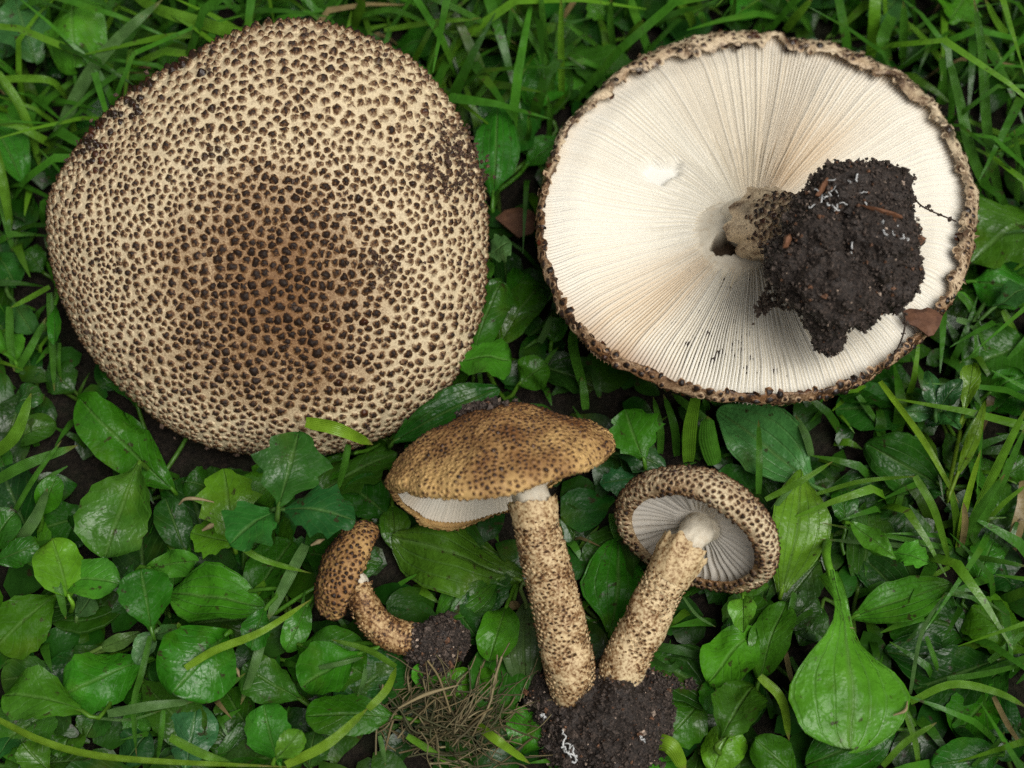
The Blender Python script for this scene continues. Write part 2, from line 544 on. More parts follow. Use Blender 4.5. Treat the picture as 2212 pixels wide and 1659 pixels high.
# ------------------------------------------------------------------ big scaly cap, face up
axL = unit(np.array([.03, -math.cos(R(64)), math.sin(R(64))]))
cL = at(577, 516, .043)
RL = psz(470, cL)
outL = [(640,48),(760,75),(880,130),(960,215),(1010,310),(1040,420),(1043,560),(1035,680),(1000,780),(940,860),(850,930),(740,970),(600,978),(480,970),(380,930),(290,860),(210,780),(150,680),(118,590),(105,500),(110,420),(150,350),(210,270),(290,200),(370,150),(450,105),(540,65)]
rmL = rtable(outL, 577, 512, 1.0, 474)
profL = [(0,.37),(.2,.362),(.4,.335),(.58,.29),(.74,.225),(.87,.145),(.955,.055),(.99,-.03),(.985,-.085),(.95,-.11)]
def fit_rim(make, table, cx, cy, ustar, n=120, it=5):
    ths = np.linspace(0, 2 * np.pi, n, endpoint=False); k = np.ones(n)
    for _ in range(it):
        f = ring_lut(np.r_[ths, 2 * np.pi], np.r_[k, k[0]])
        C_ = make(f); new = []
        for i, th in enumerate(ths):
            d = C_.pos(ustar, th) - CAM; zz = -float(np.dot(d, ZC))
            x = float(np.dot(d, XC)) / zz * FPX + CXP - cx; y = float(np.dot(d, YC)) / zz * FPX - (CYP - cy)
            new.append(k[i] * (1 + .8 * (table(math.atan2(y, x)) / math.hypot(x, y) - 1)))
        k = np.array(new); k = (np.roll(k, 1) + 2 * k + np.roll(k, -1)) / 4
    return f
rmL = fit_rim(lambda f: Cap(cL, axL, XC, RL, profL, f, wob=.022, seed=2.3), rtable(outL, 577, 512), 577, 512, .90)
capL = Cap(cL, axL, XC, RL, profL, rmL, wob=.022, seed=2.3)
bigL = thing('mushroom', (cL[0], cL[1], 0), 'large round mushroom cap with dark pointed scales, lying face up', 'mushroom')
def cenL(u, th):
    x, y, _ = capL.local(u, th)
    n = noise.noise(Vector((x * 2.5, y * 2.5, 3))) * .28 + noise.noise(Vector((x * 6, y * 6, 8))) * .16
    return float(np.clip(1.12 - math.hypot(x - .04, y + .24) / .62 + n, .06 + .5 * max(0, n), 1))
capobj = capL.mesh('cap', M['cap'], bigL, 70, 180, colf=lambda u, th: (0.02, cenL(u, th), .5, 0))
def spL(u, th):
    c = cenL(u, th); x, y, _ = capL.local(u, th)
    return .80 * RL * (.049 + .012 * c + .016 * sstep(.35, .8, y) * (1 - c) - .010 * sstep(.75, .95, -y) - .008 * sstep(.3, .8, -x) + .012 * noise.noise(Vector((x * 3, y * 3, 1))))
ptsL, NL, utL, sL = capL.points(spL, 34000, .01, .975)
rsL = np.random.RandomState(11)
rndL = rsL.rand(len(ptsL))
def cfL(i):
    u, th = utL[i]; x, y, _ = capL.local(u, th)
    wet = 0.0
    d = math.hypot((x + .52) * .8 + (y - .72) * .6, ((y - .72) * .8 - (x + .52) * .6) * 2.6)   # wet dark stretch on the margin
    e = abs(math.hypot(x, y) - .86) if 1.9 < th < 2.75 else 9
    if e < .09 and rndL[i] > .42: wet = .95
    if rndL[i] > .99: wet = .6
    if math.hypot(x + .2, y - .31) < .09 and rndL[i] > .5: wet = .6
    c = cenL(u, th)
    worn = sstep(.35, .05, abs(math.hypot(x - .60, y - .62) - .05)) if x > .3 and y > .25 else 0
    n3 = noise.noise(Vector((x * 3.3 + 9, y * 3.3, 4)))
    r = rndL[i] - .55 * worn * sstep(.1, .3, rsL.rand()) + .25 * n3
    return c, r, wet
hL = lambda i: .44 + .30 * rndL[i] + .26 * sstep(.55, .95, utL[i][0]) * (1 - .3 * rndL[i])
fL = lambda i: .97 + .03 * cenL(*utL[i]) - .06 * rndL[(i * 7) % len(rndL)]
upL = unit(YC - np.dot(YC, axL) * axL)
wsL = warts(ptsL, NL, sL, hL, cfL, fL, 10, rsL, tipdir=lambda i: upL * 1.0, lean=.22)
put_warts(wsL, ptsL, NL, M['cap'], capobj, 300)
# underside and stem (face the ground)
und = Cap(cL, axL, XC, RL, [(.95,-.11),(.90,-.07),(.6,.02),(.3,.08),(.12,.06)], rmL, seed=2.3)
und.mesh('gills', M['gill'], bigL, 20, 180, colf=lambda u, th: (.2, 0, 0, 1))
st = cL - axL * .047
P = catmull([cL + axL * RL * .1, cL - axL * .02, st + np.array([0, .004, -.004])], 14)
V, F = tube(P, np.linspace(.011, .013, 14), 20)
mk('stem', V, F, M['flesh'], bigL, cols=np.tile((0, 0, 0, 1.0), (len(V), 1)))
# soil and leaf crumbs stuck to the scales
def crumb(bag, p, s, rs, tone):
    V = np.array([(1,0,0),(-1,0,0),(0,1,0),(0,-1,0),(0,0,1),(0,0,-1)], float) * s * (1 + (rs.rand(6, 1) - .5) * .9)
    A = rs.randn(3, 3); Qm, _ = np.linalg.qr(A)
    F = [(0,2,4),(2,1,4),(1,3,4),(3,0,4),(2,0,5),(1,2,5),(3,1,5),(0,3,5)]
    bag.add(V @ Qm + p, F, (*tone, 1))
def soil_tone(rs):
    k = rs.rand()
    if k > .975: return (9, 9, 8.5)
    if k > .93: return (3.5, 2.2, 1.4)
    return tuple(np.array((1, .95, .92)) * (.5 + 1.6 * rs.rand()))
cr = Bag(); rs = np.random.RandomState(21)
for i in range(len(ptsL)):
    u, th = utL[i]; x, y, _ = capL.local(u, th)
    on = (math.hypot(x - .84, y - .36) < .17) or (math.hypot((x - .55), (y + .13)) < .07)
    for _ in range(4 if on else (1 if rs.rand() < .10 else 0)):
        p = ptsL[i] + NL[i] * sL[i] * .35 + rs.randn(3) * sL[i] * .4
        crumb(cr, p, .0004 + .0007 * rs.rand(), rs, (2.0, 1.45, 1.1) if on else (2, 1.6, 1.3))
cr.build('soil_crumbs', M['soil'], bigL, kind='stuff', smooth=False)

# ------------------------------------------------------------------ upturned cap with white gills
axR = unit(np.array([.06, math.cos(R(80)), math.sin(R(80))]))
cR = at(1634, 450, .040)
RR = psz(479, cR)
SY = abs(float(np.dot(axR, ZC))) * .94
outR = [(1155,480),(1170,390),(1200,300),(1260,220),(1350,140),(1450,90),(1560,65),(1700,75),(1820,100),(1900,130),(1990,190),(2050,270),(2100,370),(2113,450),(2100,540),(2080,610),(2020,700),(1930,780),(1830,840),(1700,870),(1600,865),(1500,850),(1400,820),(1330,790),(1260,740),(1200,650),(1165,560)]
rmR0 = rtable(outR, 1634, 470, SY, 479)
rmR = lambda th: rmR0(th) * (1 + .010 * noise.noise(Vector((math.cos(th) * 6, math.sin(th) * 6, 2))) + .006 * noise.noise(Vector((math.cos(th) * 16, math.sin(th) * 16, 5))))
def lipw(th):
    th %= 2 * math.pi
    a = math.degrees(th)
    b = float(np.interp(a, [0, 25, 45, 75, 105, 135, 160, 200, 235, 270, 300, 330, 360], [.075, .05, .07, .10, .125, .07, .045, .035, .035, .028, .03, .05, .085]))
    n = noise.noise(Vector((math.cos(th) * 9, math.sin(th) * 9, 7))) * .5 + noise.noise(Vector((math.cos(th) * 24, math.sin(th) * 24, 9))) * .35
    return b * (1 + n)
bigR = thing('mushroom', (cR[0], cR[1], 0), 'large upturned mushroom showing white gills, with a soil clod on its stem', 'mushroom')
# the outside of the cap and its rolled margin
class LipCap(Cap):
    def local(s, u, th):
        # 0..0.8 outside from apex to edge, 0.8..1 the lip folded in over the gills
        if u <= .8:
            f = u / .8
            r = f ** .8; z = -.34 * (1 - r ** 2.0)
        else:
            f = (u - .8) / .2
            l = lipw(th)
            r = 1 - l * f; z = .040 * math.sin(f * math.pi * .75) + .004
        k = rmR(th); m = 1 + (k - 1) * min(1, r * 1.2)
        n = noise.noise(Vector((r * m * math.cos(th) * 6, r * m * math.sin(th) * 6, z * 6))) * .013 + noise.noise(Vector((r * m * math.cos(th) * 22, r * m * math.sin(th) * 22, z * 22))) * .008
        return r * m * math.cos(th) + n, r * m * math.sin(th) + n, z + n
rmR = rmR0
rmR0 = fit_rim(lambda f: globals().update(rmR=f) or LipCap(cR, axR, XC, RR, profL, f, seed=4.1), rtable(outR, 1634, 470), 1634, 475, .8)
_th = np.linspace(0, 2 * np.pi, 1441)
rmR = ring_lut(_th, [rmR0(th) * (1 + .010 * noise.noise(Vector((math.cos(th) * 6, math.sin(th) * 6, 2))) + .006 * noise.noise(Vector((math.cos(th) * 16, math.sin(th) * 16, 5)))) for th in _th])
_lip = lipw
lipw = ring_lut(_th, [_lip(th) for th in _th])
capR = LipCap(cR, axR, XC, RR, profL, rmR, seed=4.1)
def ccR(u, th):
    n = noise.noise(Vector((math.cos(th) * 7, math.sin(th) * 7, u * 8)))
    top = sstep(-.15, .5, math.sin(th)) * .55 + sstep(.75, 1, math.cos(th)) * .35
    return float(np.clip(.72 - top + n * .55, 0, 1))
us = np.r_[np.linspace(0.001, .7, 18), np.linspace(.71, 1, 26)]
ths = np.linspace(0, 2 * np.pi, 360, endpoint=False)
V = [capR.pos(u, th) for u in us for th in ths]
C = [(.12 + .9 * max(0, nz(capR.pos(u, th), 210) + .08) , ccR(u, th), .5, .8 * sstep(.25, .45, nz(capR.pos(u, th), 150, 7))) for u in us for th in ths]
cobjR = mk('cap', V, grid_faces(len(us), 360, True), M['rim'], bigR, cols=C, origin=cR)
rsR = np.random.RandomState(4)
ptsR = np.zeros((0, 3)); utR = []; sR = []
for _ in range(30000):
    u = .60 + .395 * rsR.rand(); th = rsR.rand() * 2 * math.pi
    p = capR.pos(u, th); d = RR * (.026 + .038 * rsR.rand())
    if len(ptsR) and (np.sum((ptsR - p) ** 2, 1)).min() < d * d: continue
    ptsR = np.vstack([ptsR, p]); utR.append((u, th)); sR.append(d)
sR = np.array(sR)
NR = np.array([-capR.nrm(u, th) for u, th in utR])
NR = np.array([n if np.dot(n, (p - (cR - axR * .012))) > 0 else -n for n, p in zip(NR, ptsR)])
rndR = rsR.rand(len(ptsR))
wsR = warts(ptsR, NR, sR, lambda i: .22 + .35 * rndR[i], lambda i: (ccR(*utR[i]), rndR[i] * 1.4, .9 if rndR[i] > .78 else 0), lambda i: .9, 8, rsR)
put_warts(wsR, ptsR, NR, M['rim'], cobjR, 300)
# gills: radial plates
NP_ = 190
cols_n = NP_ * 8
rows = 72
rs = np.random.RandomState(8)
short0 = .18 + .25 * rs.rand(NP_); jit = (rs.rand(NP_) - .5) * .2; hj = .85 + .3 * rs.rand(NP_)
rr = np.linspace(.085, .985, rows)
V, C = [], []
fr = [0, .140, .25, .36, .5, .64, .75, .86]
def bowl(r): return -.135 + .110 * r ** 1.6
patch = (-.42, .245)
for r in rr:
    for k in range(NP_):
        for j in range(8):
            th = (k + fr[j] + (jit[k] * (0 if j == 7 else .3)) + .30 * noise.noise(Vector((k * .12, r * 4, 1))) + .05 * noise.noise(Vector((k * .9, r * 12, 3)))) / NP_ * 2 * math.pi
            if j in (0, 1): h = (.062, .057)[j] * hj[k]
            elif j == 7: h = .057 * hj[(k + 1) % NP_]
            elif j in (3, 4, 5): h = (.053, .058, .053)[j - 3] * sstep(short0[k] - .05, short0[k] + .1, r)
            else: h = 0.0
            x, y = r * math.cos(th), r * math.sin(th)
            h *= .25 + .75 * sstep(.08, .35, r); h *= 1 - .75 * sstep(.80, .97, r)
            pd = math.hypot((x - patch[0]) * .9 + (y - patch[1]) * .45, ((y - patch[1]) * .9 - (x - patch[0]) * .45) * 1.5)
            pd += noise.noise(Vector((x * 18, y * 18, 0))) * .05
            inp = 1 - sstep(.06, .12, pd)
            hd = math.hypot((x + .125) / .088, (y + .175) / .054 - .3 * (x + .125) / .088)
            sink = .13 * (1 - sstep(1.0, 1.4, hd))
            h = h * (1 - inp) + .012 * inp
            k1 = rmR(th); m = (1 + (k1 - 1) * min(1, r * 1.2))
            z = bowl(r) + h - sink + .012 * noise.noise(Vector((x * 3, y * 3, 5)))
            V.append((x * m, y * m, z))
            a = math.degrees(th) % 360
            n = noise.noise(Vector((a * .06, r * 2, 2))) * .3 + noise.noise(Vector((a * .5, r * 1.5, 6))) * .35
            s1 = math.exp(-((a - 55) / 14) ** 2) * sstep(.12, .3, r) * (1 - sstep(.45, .8, r)) * .45
            s2 = math.exp(-((a - 226) / 13) ** 2) * sstep(.1, .35, r) * .5
            s3 = .35 * sstep(.9, .99, r) + .22 * math.exp(-((a - 75) / 40) ** 2)
            st_ = min(1, max(0, (s1 + s2) * (1 + n) + s3 + n * .25)) * (1 - inp)
            bnd = math.exp(-((a - 232) / 14) ** 2) * sstep(.82, .97, r) * .7
            C.append((st_ * 1.0, bnd, inp, 1))
V = cR + RR * (np.array(V) @ np.stack([capR.ex, capR.ey, axR]))
mk('gills', V, grid_faces(rows, cols_n, True), M['gill'], bigR, cols=C, origin=cR - axR * .008, kind='stuff')
# foot of the stem with the eaten hole
def gp(x, y, z): return cR + RR * (x * capR.ex + y * capR.ey + z * axR)
fc = (-.095, -.085)
hole = (-.125, -.175)
V, C = [], []
for i, r in enumerate(np.linspace(0, 1, 34)):
    for j in range(96):
        th = j / 96 * 2 * math.pi
        rad = .215 * (1 + .30 * max(0, math.cos(th - R(255))) + .10 * noise.noise(Vector((math.cos(th) * 3, math.sin(th) * 3, 6))))
        x, y = fc[0] + r * rad * math.cos(th), fc[1] + r * rad * math.sin(th)
        z = bowl(math.hypot(x, y)) + .052 - .042 * sstep(.75, 1, r) + .07 * (1 - sstep(.15, .8, r)) + .006 * noise.noise(Vector((x * 10, y * 10, 3)))
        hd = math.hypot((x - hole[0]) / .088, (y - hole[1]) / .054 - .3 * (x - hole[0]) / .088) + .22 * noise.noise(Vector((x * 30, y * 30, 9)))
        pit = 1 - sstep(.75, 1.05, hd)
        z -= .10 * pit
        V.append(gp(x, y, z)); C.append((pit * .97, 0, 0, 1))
mk('stem_foot', V, grid_faces(34, 96, True), M['flesh'], bigR, cols=C, origin=gp(0, 0, -.1))
p0 = gp(-.045, -.02, -.10); p3 = at(1800, 525, .080)
Pst = catmull([p0, p0 * .7 + p3 * .3 + axR * .003, p0 * .35 + p3 * .65 + axR * .003, p3], 26)
rad = np.interp(np.linspace(0, 1, 26), [0, .12, .3, .5, .75, 1], [.0100, .0088, .0082, .0086, .0085, .008])
V, F = tube(Pst, rad, 30)
V = np.array([v + unit(v - Pst[i // 30]) * .0005 * nz(v, 260) for i, v in enumerate(V)])
stR = mk('stem', V, F, M['flesh'], bigR, cols=[(max(0, nz(v, 420)) * .5 * (i // 30 > 4), 0, 0, 1) for i, v in enumerate(V)])
def tube_pts(P, rad, d, n, t0=0.0, t1=1.0, seed=1, keep=None):
    T, a, b = frames(P); rs = np.random.RandomState(seed)
    pts = np.zeros((0, 3)); N = []; sp = []; tt = []
    for _ in range(n):
        t = t0 + (t1 - t0) * rs.rand(); th = rs.rand() * 2 * math.pi
        k = t * (len(P) - 1); i = min(int(k), len(P) - 2); f = k - i
        c_ = P[i] * (1 - f) + P[i + 1] * f; r = rad[i] * (1 - f) + rad[i + 1] * f
        nn = a[i] * math.cos(th) + b[i] * math.sin(th); p = c_ + nn * r
        dd = d * (1 + .4 * (rs.rand() - .5))
        if keep and not keep(p, t): continue
        if len(pts) and np.sum((pts - p) ** 2, 1).min() < dd * dd: continue
        pts = np.vstack([pts, p]); N.append(nn); sp.append(dd); tt.append((t, th))
    return pts, np.array(N), np.array(sp), tt
# ragged ring on the stem
V, C = [], []
T, a, b = frames(Pst)
for i, f in enumerate(np.linspace(0, 1, 9)):
    for j in range(60):
        th = j / 60 * 2 * math.pi
        k = int(7 + 9 * f)
        rg = noise.noise(Vector((math.cos(th) * 4, math.sin(th) * 4, 1)))
        r = rad[k] + .0014 + .0036 * (1 - f) ** 1.2 * (1 + .6 * rg)
        c_ = Pst[7] * (1 - f) + Pst[16] * f - T[8] * .0025 * (1 - f) * (1 + 1.2 * rg)
        p = c_ + (a[k] * math.cos(th) + b[k] * math.sin(th)) * r
        p = p + unit(p - c_) * .0009 * nz(p, 500)
        V.append(p); C.append((.15 + .9 * max(0, nz(p, 260)), .12, .5, .6 * sstep(.25, .5, nz(p, 180, 3))))
ringR = mk('ring', V, grid_faces(9, 60, True), M['rim'], bigR, cols=C)
pp, NN, ss, tt = tube_pts(Pst, rad + .0022, .0026, 2600, .30, .75, 4)
rnd = np.random.RandomState(3).rand(len(pp) + 1)
bgw = Bag()
for wv in warts(pp, NN, ss, lambda i: .8, lambda i: (.35, rnd[i] + .15, .5 if rnd[i] > .8 else 0), lambda i: .85, 7): bgw.add(*wv)
bgw.build('stem_scales', M['rim'], bigR, kind='stuff')

# ------------------------------------------------------------------ soil clods
ICO = None
def ico(sub):
    import bmesh
    bm = bmesh.new(); bmesh.ops.create_icosphere(bm, subdivisions=sub, radius=1)
    V = np.array([v.co[:] for v in bm.verts]); F = np.array([[v.index for v in f.verts] for f in bm.faces]); bm.free()
    return V, F
I3, I2 = ico(4), ico(2)
def clod(name, blobs, ncr, parent, seed, csize=(.00022, .0008), **kw):
    rs = np.random.RandomState(seed); bag = Bag(); B = []
    for x, y, z, rx in blobs:
        c = at(x, y, z); r = psz(rx, c); B.append((c, r))
        V = I3[0] * r
        V = np.array([v * (1 + .22 * nz(v + c, 90, seed) + .16 * nz(v + c, 230, seed) + .10 * nz(v + c, 600, seed)) for v in V]) + c
        bag.add(V, I3[1], (.8, .75, .72, 1))
    wts = np.array([r * r for _, r in B]); wts /= wts.sum()
    for _ in range(ncr):
        c, r = B[rs.choice(len(B), p=wts)]
        d = unit(rs.randn(3)); v = d * r
        v = v * (1 + .22 * nz(v + c, 90, seed) + .16 * nz(v + c, 230, seed) + .10 * nz(v + c, 600, seed)) + c
        if any(np.linalg.norm(v - c2) < r2 * .72 for c2, r2 in B): continue
        s = csize[0] + (csize[1] - csize[0]) * rs.rand() ** 2.2 + (.0012 * rs.rand() if rs.rand() < .03 else 0)
        crumb(bag, v + d * s * (.3 + .8 * rs.rand() ** 3), s, rs, soil_tone(rs))
    return bag.build(name, M['soil'], parent, kind=kw.pop('kind', None), smooth=False, **kw), B
zc = .088
_, BR = clod('soil_clod', [(1778,528,zc,84),(1782,470,zc,76),(1742,500,zc,52),(1830,450,zc,95),(1895,420,zc-.004,70),(1880,530,zc,105),(1905,600,zc-.006,75),(1800,620,zc,90),(1725,575,zc-.002,66),(1702,552,zc-.006,48),(1850,645,zc-.006,60),(1790,690,zc-.012,48),(1793,735,zc-.018,33),(1922,640,zc-.016,24),(1820,400,zc-.004,50)], 19000, bigR, 31, kind='stuff')
def squig(p, d, n, L, rs, up=None, k=.5):
    P = [np.array(p)]
    d = unit(np.array(d))
    for _ in range(n):
        d = unit(d + rs.randn(3) * k); P.append(P[-1] + d * L / n)
    return catmull(P, n * 3)
bag = Bag(); rs = np.random.RandomState(2)
for pts_ in ([(1968,415),(1985,440),(2010,455),(2065,478)], [(1935,645),(1955,690),(1945,740),(1915,790)], [(1660,610),(1650,650),(1640,680)], [(1700,660),(1690,665),(1650,640)]):
    P = catmull([at(x, y, .075 - .028 * i / len(pts_)) for i, (x, y) in enumerate(pts_)], 16)
    V, F = tube(P, .0003, 5); bag.add(V, F)
    for p in P[::2]:
        for _ in range(2): crumb(bag, p + rs.randn(3) * .0004, .0004 + .0006 * rs.rand(), rs, (1, 1, 1))
for _ in range(90):
    k = rs.rand(); x = 1640 + 70 * k + rs.randn() * 9; y = 675 - 65 * k + rs.randn() * 9
    crumb(bag, at(x, y, .06 + .018 * k), .0005 + .0008 * rs.rand(), rs, (1, 1, 1))
bag.build('root_fibres', M['root'], bigR, kind='stuff', smooth=False)
bag = Bag()
for x, y, n in ((1790,425,9),(1798,452,8),(1778,438,4),(1855,400,3),(1915,490,8),(1880,465,4),(1938,520,4),(1835,540,2),(1860,640,3)):
    c = at(x, y, .103)
    d = unit(c - CAM)
    best = None
    for bc, br in BR:
        oc = CAM - bc; bq = np.dot(oc, d); dd = bq * bq - (np.dot(oc, oc) - br * br * 1.05)
        if dd > 0:
            tq = -bq - math.sqrt(dd); best = tq if best is None else min(best, tq)
    if best is None: continue
    p = CAM + d * best
    for _ in range(n):
        P = squig(p + rs.randn(3) * .0016, (rs.randn(), rs.randn(), .2), 4, .0028, rs, k=.7)
        V, F = tube(P, .00014 + .0002 * rs.rand(), 4); bag.add(V, F)
bag.build('mycelium', M['mycel'], bigR, kind='stuff')
# soil specks fallen on the gills
bag = Bag(); rs = np.random.RandomState(14)
for _ in range(230):
    k = rs.rand()
    if k < .45: x, y = rs.randn() * .20 - .22, -.78 + rs.randn() * .10
    elif k < .8: x, y = rs.randn() * .28 - .15, -.5 + rs.randn() * .2
    else: x, y = rs.uniform(-.8, .8), rs.uniform(-.8, .8)
    r = math.hypot(x, y)
    if r > .9 or r < .2: continue
    crumb(bag, gp(x, y, bowl(r) + .034), (.0003 + .0011 * rs.rand() ** 4) * (1.0), rs, (1.2, 1.1, 1))
tag(bag.build('soil_specks', M['soil'], None, kind='stuff', smooth=False), 'black soil specks scattered over the white gills', 'soil')
# dead leaf scrap at the rim
def flat_piece(name, outline, z, mat, parent=None, lift=None, seed=0, thick=.0005, **kw):
    P = [at(x, y, z) for x, y in outline]
    P = np.array([p + np.array([0, 0, .001 * nz(p, 200, seed)]) for p in P])
    if lift is not None: P = np.array([lift(p) for p in P])
    c = P.mean(0) + np.array([0, 0, .0012])
    n = len(P)
    V = np.vstack([P, (P + c) / 2 + np.array([0, 0, .0006]), [c], P - np.array([0, 0, thick])])
    F = [(i, (i + 1) % n, n + (i + 1) % n, n + i) for i in range(n)] + [(n + i, n + (i + 1) % n, 2 * n) for i in range(n)]
    F += [((i + 1) % n, i, 2 * n + 1 + i, 2 * n + 1 + (i + 1) % n) for i in range(n)] + [tuple(reversed(range(2 * n + 1, 3 * n + 1)))]
    return mk(name, V, F, mat, parent, smooth=False, **kw)
tag(flat_piece('leaf_scrap', [(1945,682),(1962,676),(1985,678),(2000,672),(2018,680),(2032,692),(2024,715),(2010,738),(1998,742),(1975,722),(1952,712)], .047, M['deadleaf'], lift=lambda p: p + axR * (float(np.dot(cR - p, axR)) + .020 * RR + .0035)), 'brown dead leaf scrap lying on the white gills', 'leaf')
# bark chips in the clod
for x, y, ol in ((1775,400,[(-14,22),(-4,0),(12,-20),(20,-18),(10,6),(-4,24)]), (1700,520,[(-9,14),(-6,-8),(6,-14),(11,-4),(2,14)]), (1908,455,[(-50,-12),(-10,-4),(40,12),(42,18),(-8,6)])):
    d = unit(at(x, y, .1) - CAM); best = None
    for bc, br in BR:
        oc = CAM - bc; bq = np.dot(oc, d); dd = bq * bq - (np.dot(oc, oc) - br * br * 1.12)
        if dd > 0:
            tq = -bq - math.sqrt(dd); best = tq if best is None else min(best, tq)
    z = (CAM + d * (best - .001))[2]
    flat_piece('bark_chip', [(x + a_, y + b_) for a_, b_ in ol], z, M['chip'], bigR)

# ------------------------------------------------------------------ stems with scales (three small mushrooms)
def scaly_stem(parent, P, rad, t_ring, seed, spacing, bare=.0, cbase=.25):
    V, F = tube(P, rad, 40)
    n = len(P)
    C = []
    for i, v in enumerate(V):
        t_ = (i // 40) / (n - 1)
        C.append((.30 + .45 * nz(v, 200, seed) if t_ > t_ring else .0, cbase, .5, 0))
    V = np.array([v + unit(v - P[i // 40]) * (.0012 * nz(v, 130, seed) + .0006 * nz(v, 350, seed) + .0003 * nz(v, 800, seed)) for i, v in enumerate(V)])
    cut = int(t_ring * (n - 1)) + 1
    up, lo = V[:cut * 40], V[(cut - 1) * 40:]
    mk('stem', lo, grid_faces(n - cut + 1, 40, True), M['stemscale'], parent, cols=C[(cut - 1) * 40:])
    mk('upper_stem', up, grid_faces(cut, 40, True), M['flesh'], parent, cols=[(max(0, nz(v, 500)) * .6, 0, 0, 1) for v in up])
    keep = lambda p, t_: (nz(p, 120, seed) + .5 * nz(p, 300, seed)) < .22 or t_ < t_ring + .06
    pp, NN, ss, tt = tube_pts(P, rad, spacing, 9000, t_ring, .97, seed, keep)
    rr_ = np.random.RandomState(seed).rand(len(pp) + 1)
    T, a, b = frames(P)
    ws = warts(pp, NN, ss, lambda i: .55 + .5 * rr_[i], lambda i: (cbase, rr_[i] * 1.4 - .2 + .7 * nz(pp[i], 90, seed) + .45 * math.sin(tt[i][0] * 70 + 5 * nz(pp[i], 130, seed)), 0), lambda i: .92, 6, np.random.RandomState(seed), tipdir=lambda i: -T[int(tt[i][0] * (n - 1))], lean=.8, along=lambda i: T[int(tt[i][0] * (n - 1))])
    bg_ = Bag()
    for wv in ws: bg_.add(*wv)
    bg_.build('stem_scales', M['stemscale'], parent, kind='stuff')
def ring_band(parent, P, rad, t0, t1, seed, flare=.0016):
    n = len(P); T, a, b = frames(P); V, C = [], []
    for f in np.linspace(0, 1, 8):
        k = (t0 + (t1 - t0) * f) * (n - 1); i = min(int(k), n - 2); g = k - i
        c_ = P[i] * (1 - g) + P[i + 1] * g; r0 = rad[i]
        for j in range(64):
            th = j / 64 * 2 * math.pi; dv = a[i] * math.cos(th) + b[i] * math.sin(th)
            rg = noise.noise(Vector((math.cos(th) * 4 + seed, math.sin(th) * 4, seed)))
            r = r0 + .0004 + flare * (1 - f) ** 1.3 * (1 + .7 * rg)
            p = c_ + dv * r - T[i] * .0022 * (1 - f) * (1 + rg)
            p = p + dv * .0007 * nz(p, 550)
            V.append(p); C.append((.12 + .4 * max(0, nz(p, 350)), .3, .5, 0))
    return mk('ring', V, grid_faces(8, 64, True), M['stemscale'], parent, cols=C)

def small_cap(parent, C_, nu, nt, colc, spacing, mat, u1, n_obj, hh=.55, seed=1, cand=9000, K=8, bias=0.0):
    co = C_.mesh('cap', mat, parent, nu, nt, colf=lambda u, th: (.08, colc(u, th), .5, 0))
    pts, N, ut, sp = C_.points(spacing, cand, .01, u1)
    rs = np.random.RandomState(seed); rn = rs.rand(len(pts))
    ws = warts(pts, N, sp, lambda i: hh + .4 * rn[i], lambda i: (colc(*ut[i]), rn[i] + bias + .4 * nz(pts[i], 110, seed), .5 if rn[i] > .97 else 0), lambda i: .92, K, rs)
    put_warts(ws, pts, N, mat, co, n_obj)
    return co
def gill_disc(parent, C_, r0, r1, z0, z1, nblades, name='gills', depth=.05, mat='ggill', dark=None):
    V, C = [], []
    rows_ = 26; fr_ = [0, .25, .5, .75]
    for r in np.linspace(r0, r1, rows_):
        f = (r - r0) / (r1 - r0)
        for k in range(nblades):
            for j in range(4):
                th = (k + fr_[j] + .35 * noise.noise(Vector((k * .3, f * 3, 1)))) / nblades * 2 * math.pi
                h = depth * (1, .25, 0, .25)[j] * sstep(0, .2, f) * (.8 + .4 * noise.noise(Vector((k * 1.3, 0, 0))))
                z = z0 + (z1 - z0) * f ** 2 - h
                zz = C_.zmod(th, r) * .9 * f if C_.zmod else 0
                m = 1 + (C_.rmod(th) - 1) * min(1, r * 1.2)
                V.append(C_.c + C_.R * (r * m * math.cos(th) * C_.ex + r * m * math.sin(th) * C_.ey + (z + zz) * C_.ez))
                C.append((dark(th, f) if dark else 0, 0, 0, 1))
    return mk(name, V, grid_faces(rows_, nblades * 4, True), M[mat], parent, cols=C, origin=C_.c, kind='stuff')

# --- middle mushroom: tan hat, long curved stem
axM = unit(ccv(-.13, .97, -.14))
cM = at(1083, 1003, .051)
RM = psz(248, cM)
thn = lambda C_, v: math.atan2(float(np.dot(v, C_.ey)), float(np.dot(v, C_.ex)))
mid = thing('mushroom', tuple(at(1215, 1500, .0)), 'tan hat-shaped mushroom with a long curved scaly stem, lying on its side', 'mushroom')
CM = Cap(cM, axM, XC, RM, [(0,.47),(.18,.465),(.38,.43),(.58,.36),(.77,.255),(.91,.13),(.985,.02),(1.0,-.05),(.975,-.10),(.93,-.10)], lambda th: 1 + .03 * noise.noise(Vector((math.cos(th) * 5, math.sin(th) * 5, 3))) + .015 * noise.noise(Vector((math.cos(th) * 16, math.sin(th) * 16, 3))), wob=.075, seed=6.2)
tN = thn(CM, ZC)
def zmM(th, r):
    d = (th - tN + math.pi) % (2 * math.pi) - math.pi
    z = -.25 * (math.cos(d) ** 2) * sstep(.35, 1.0, r)                       # brim droops front and back
    z += -.20 * math.exp(-((d + 2.35) / .6) ** 2) * sstep(.5, 1, r)          # one side hangs lower
    z += .22 * math.exp(-((d - 2.2) / .75) ** 2) * sstep(.5, 1, r)
    return z + .02 * noise.noise(Vector((math.cos(th) * 3, math.sin(th) * 3, 2))) * sstep(.5, 1, r)
CM.zmod = zmM
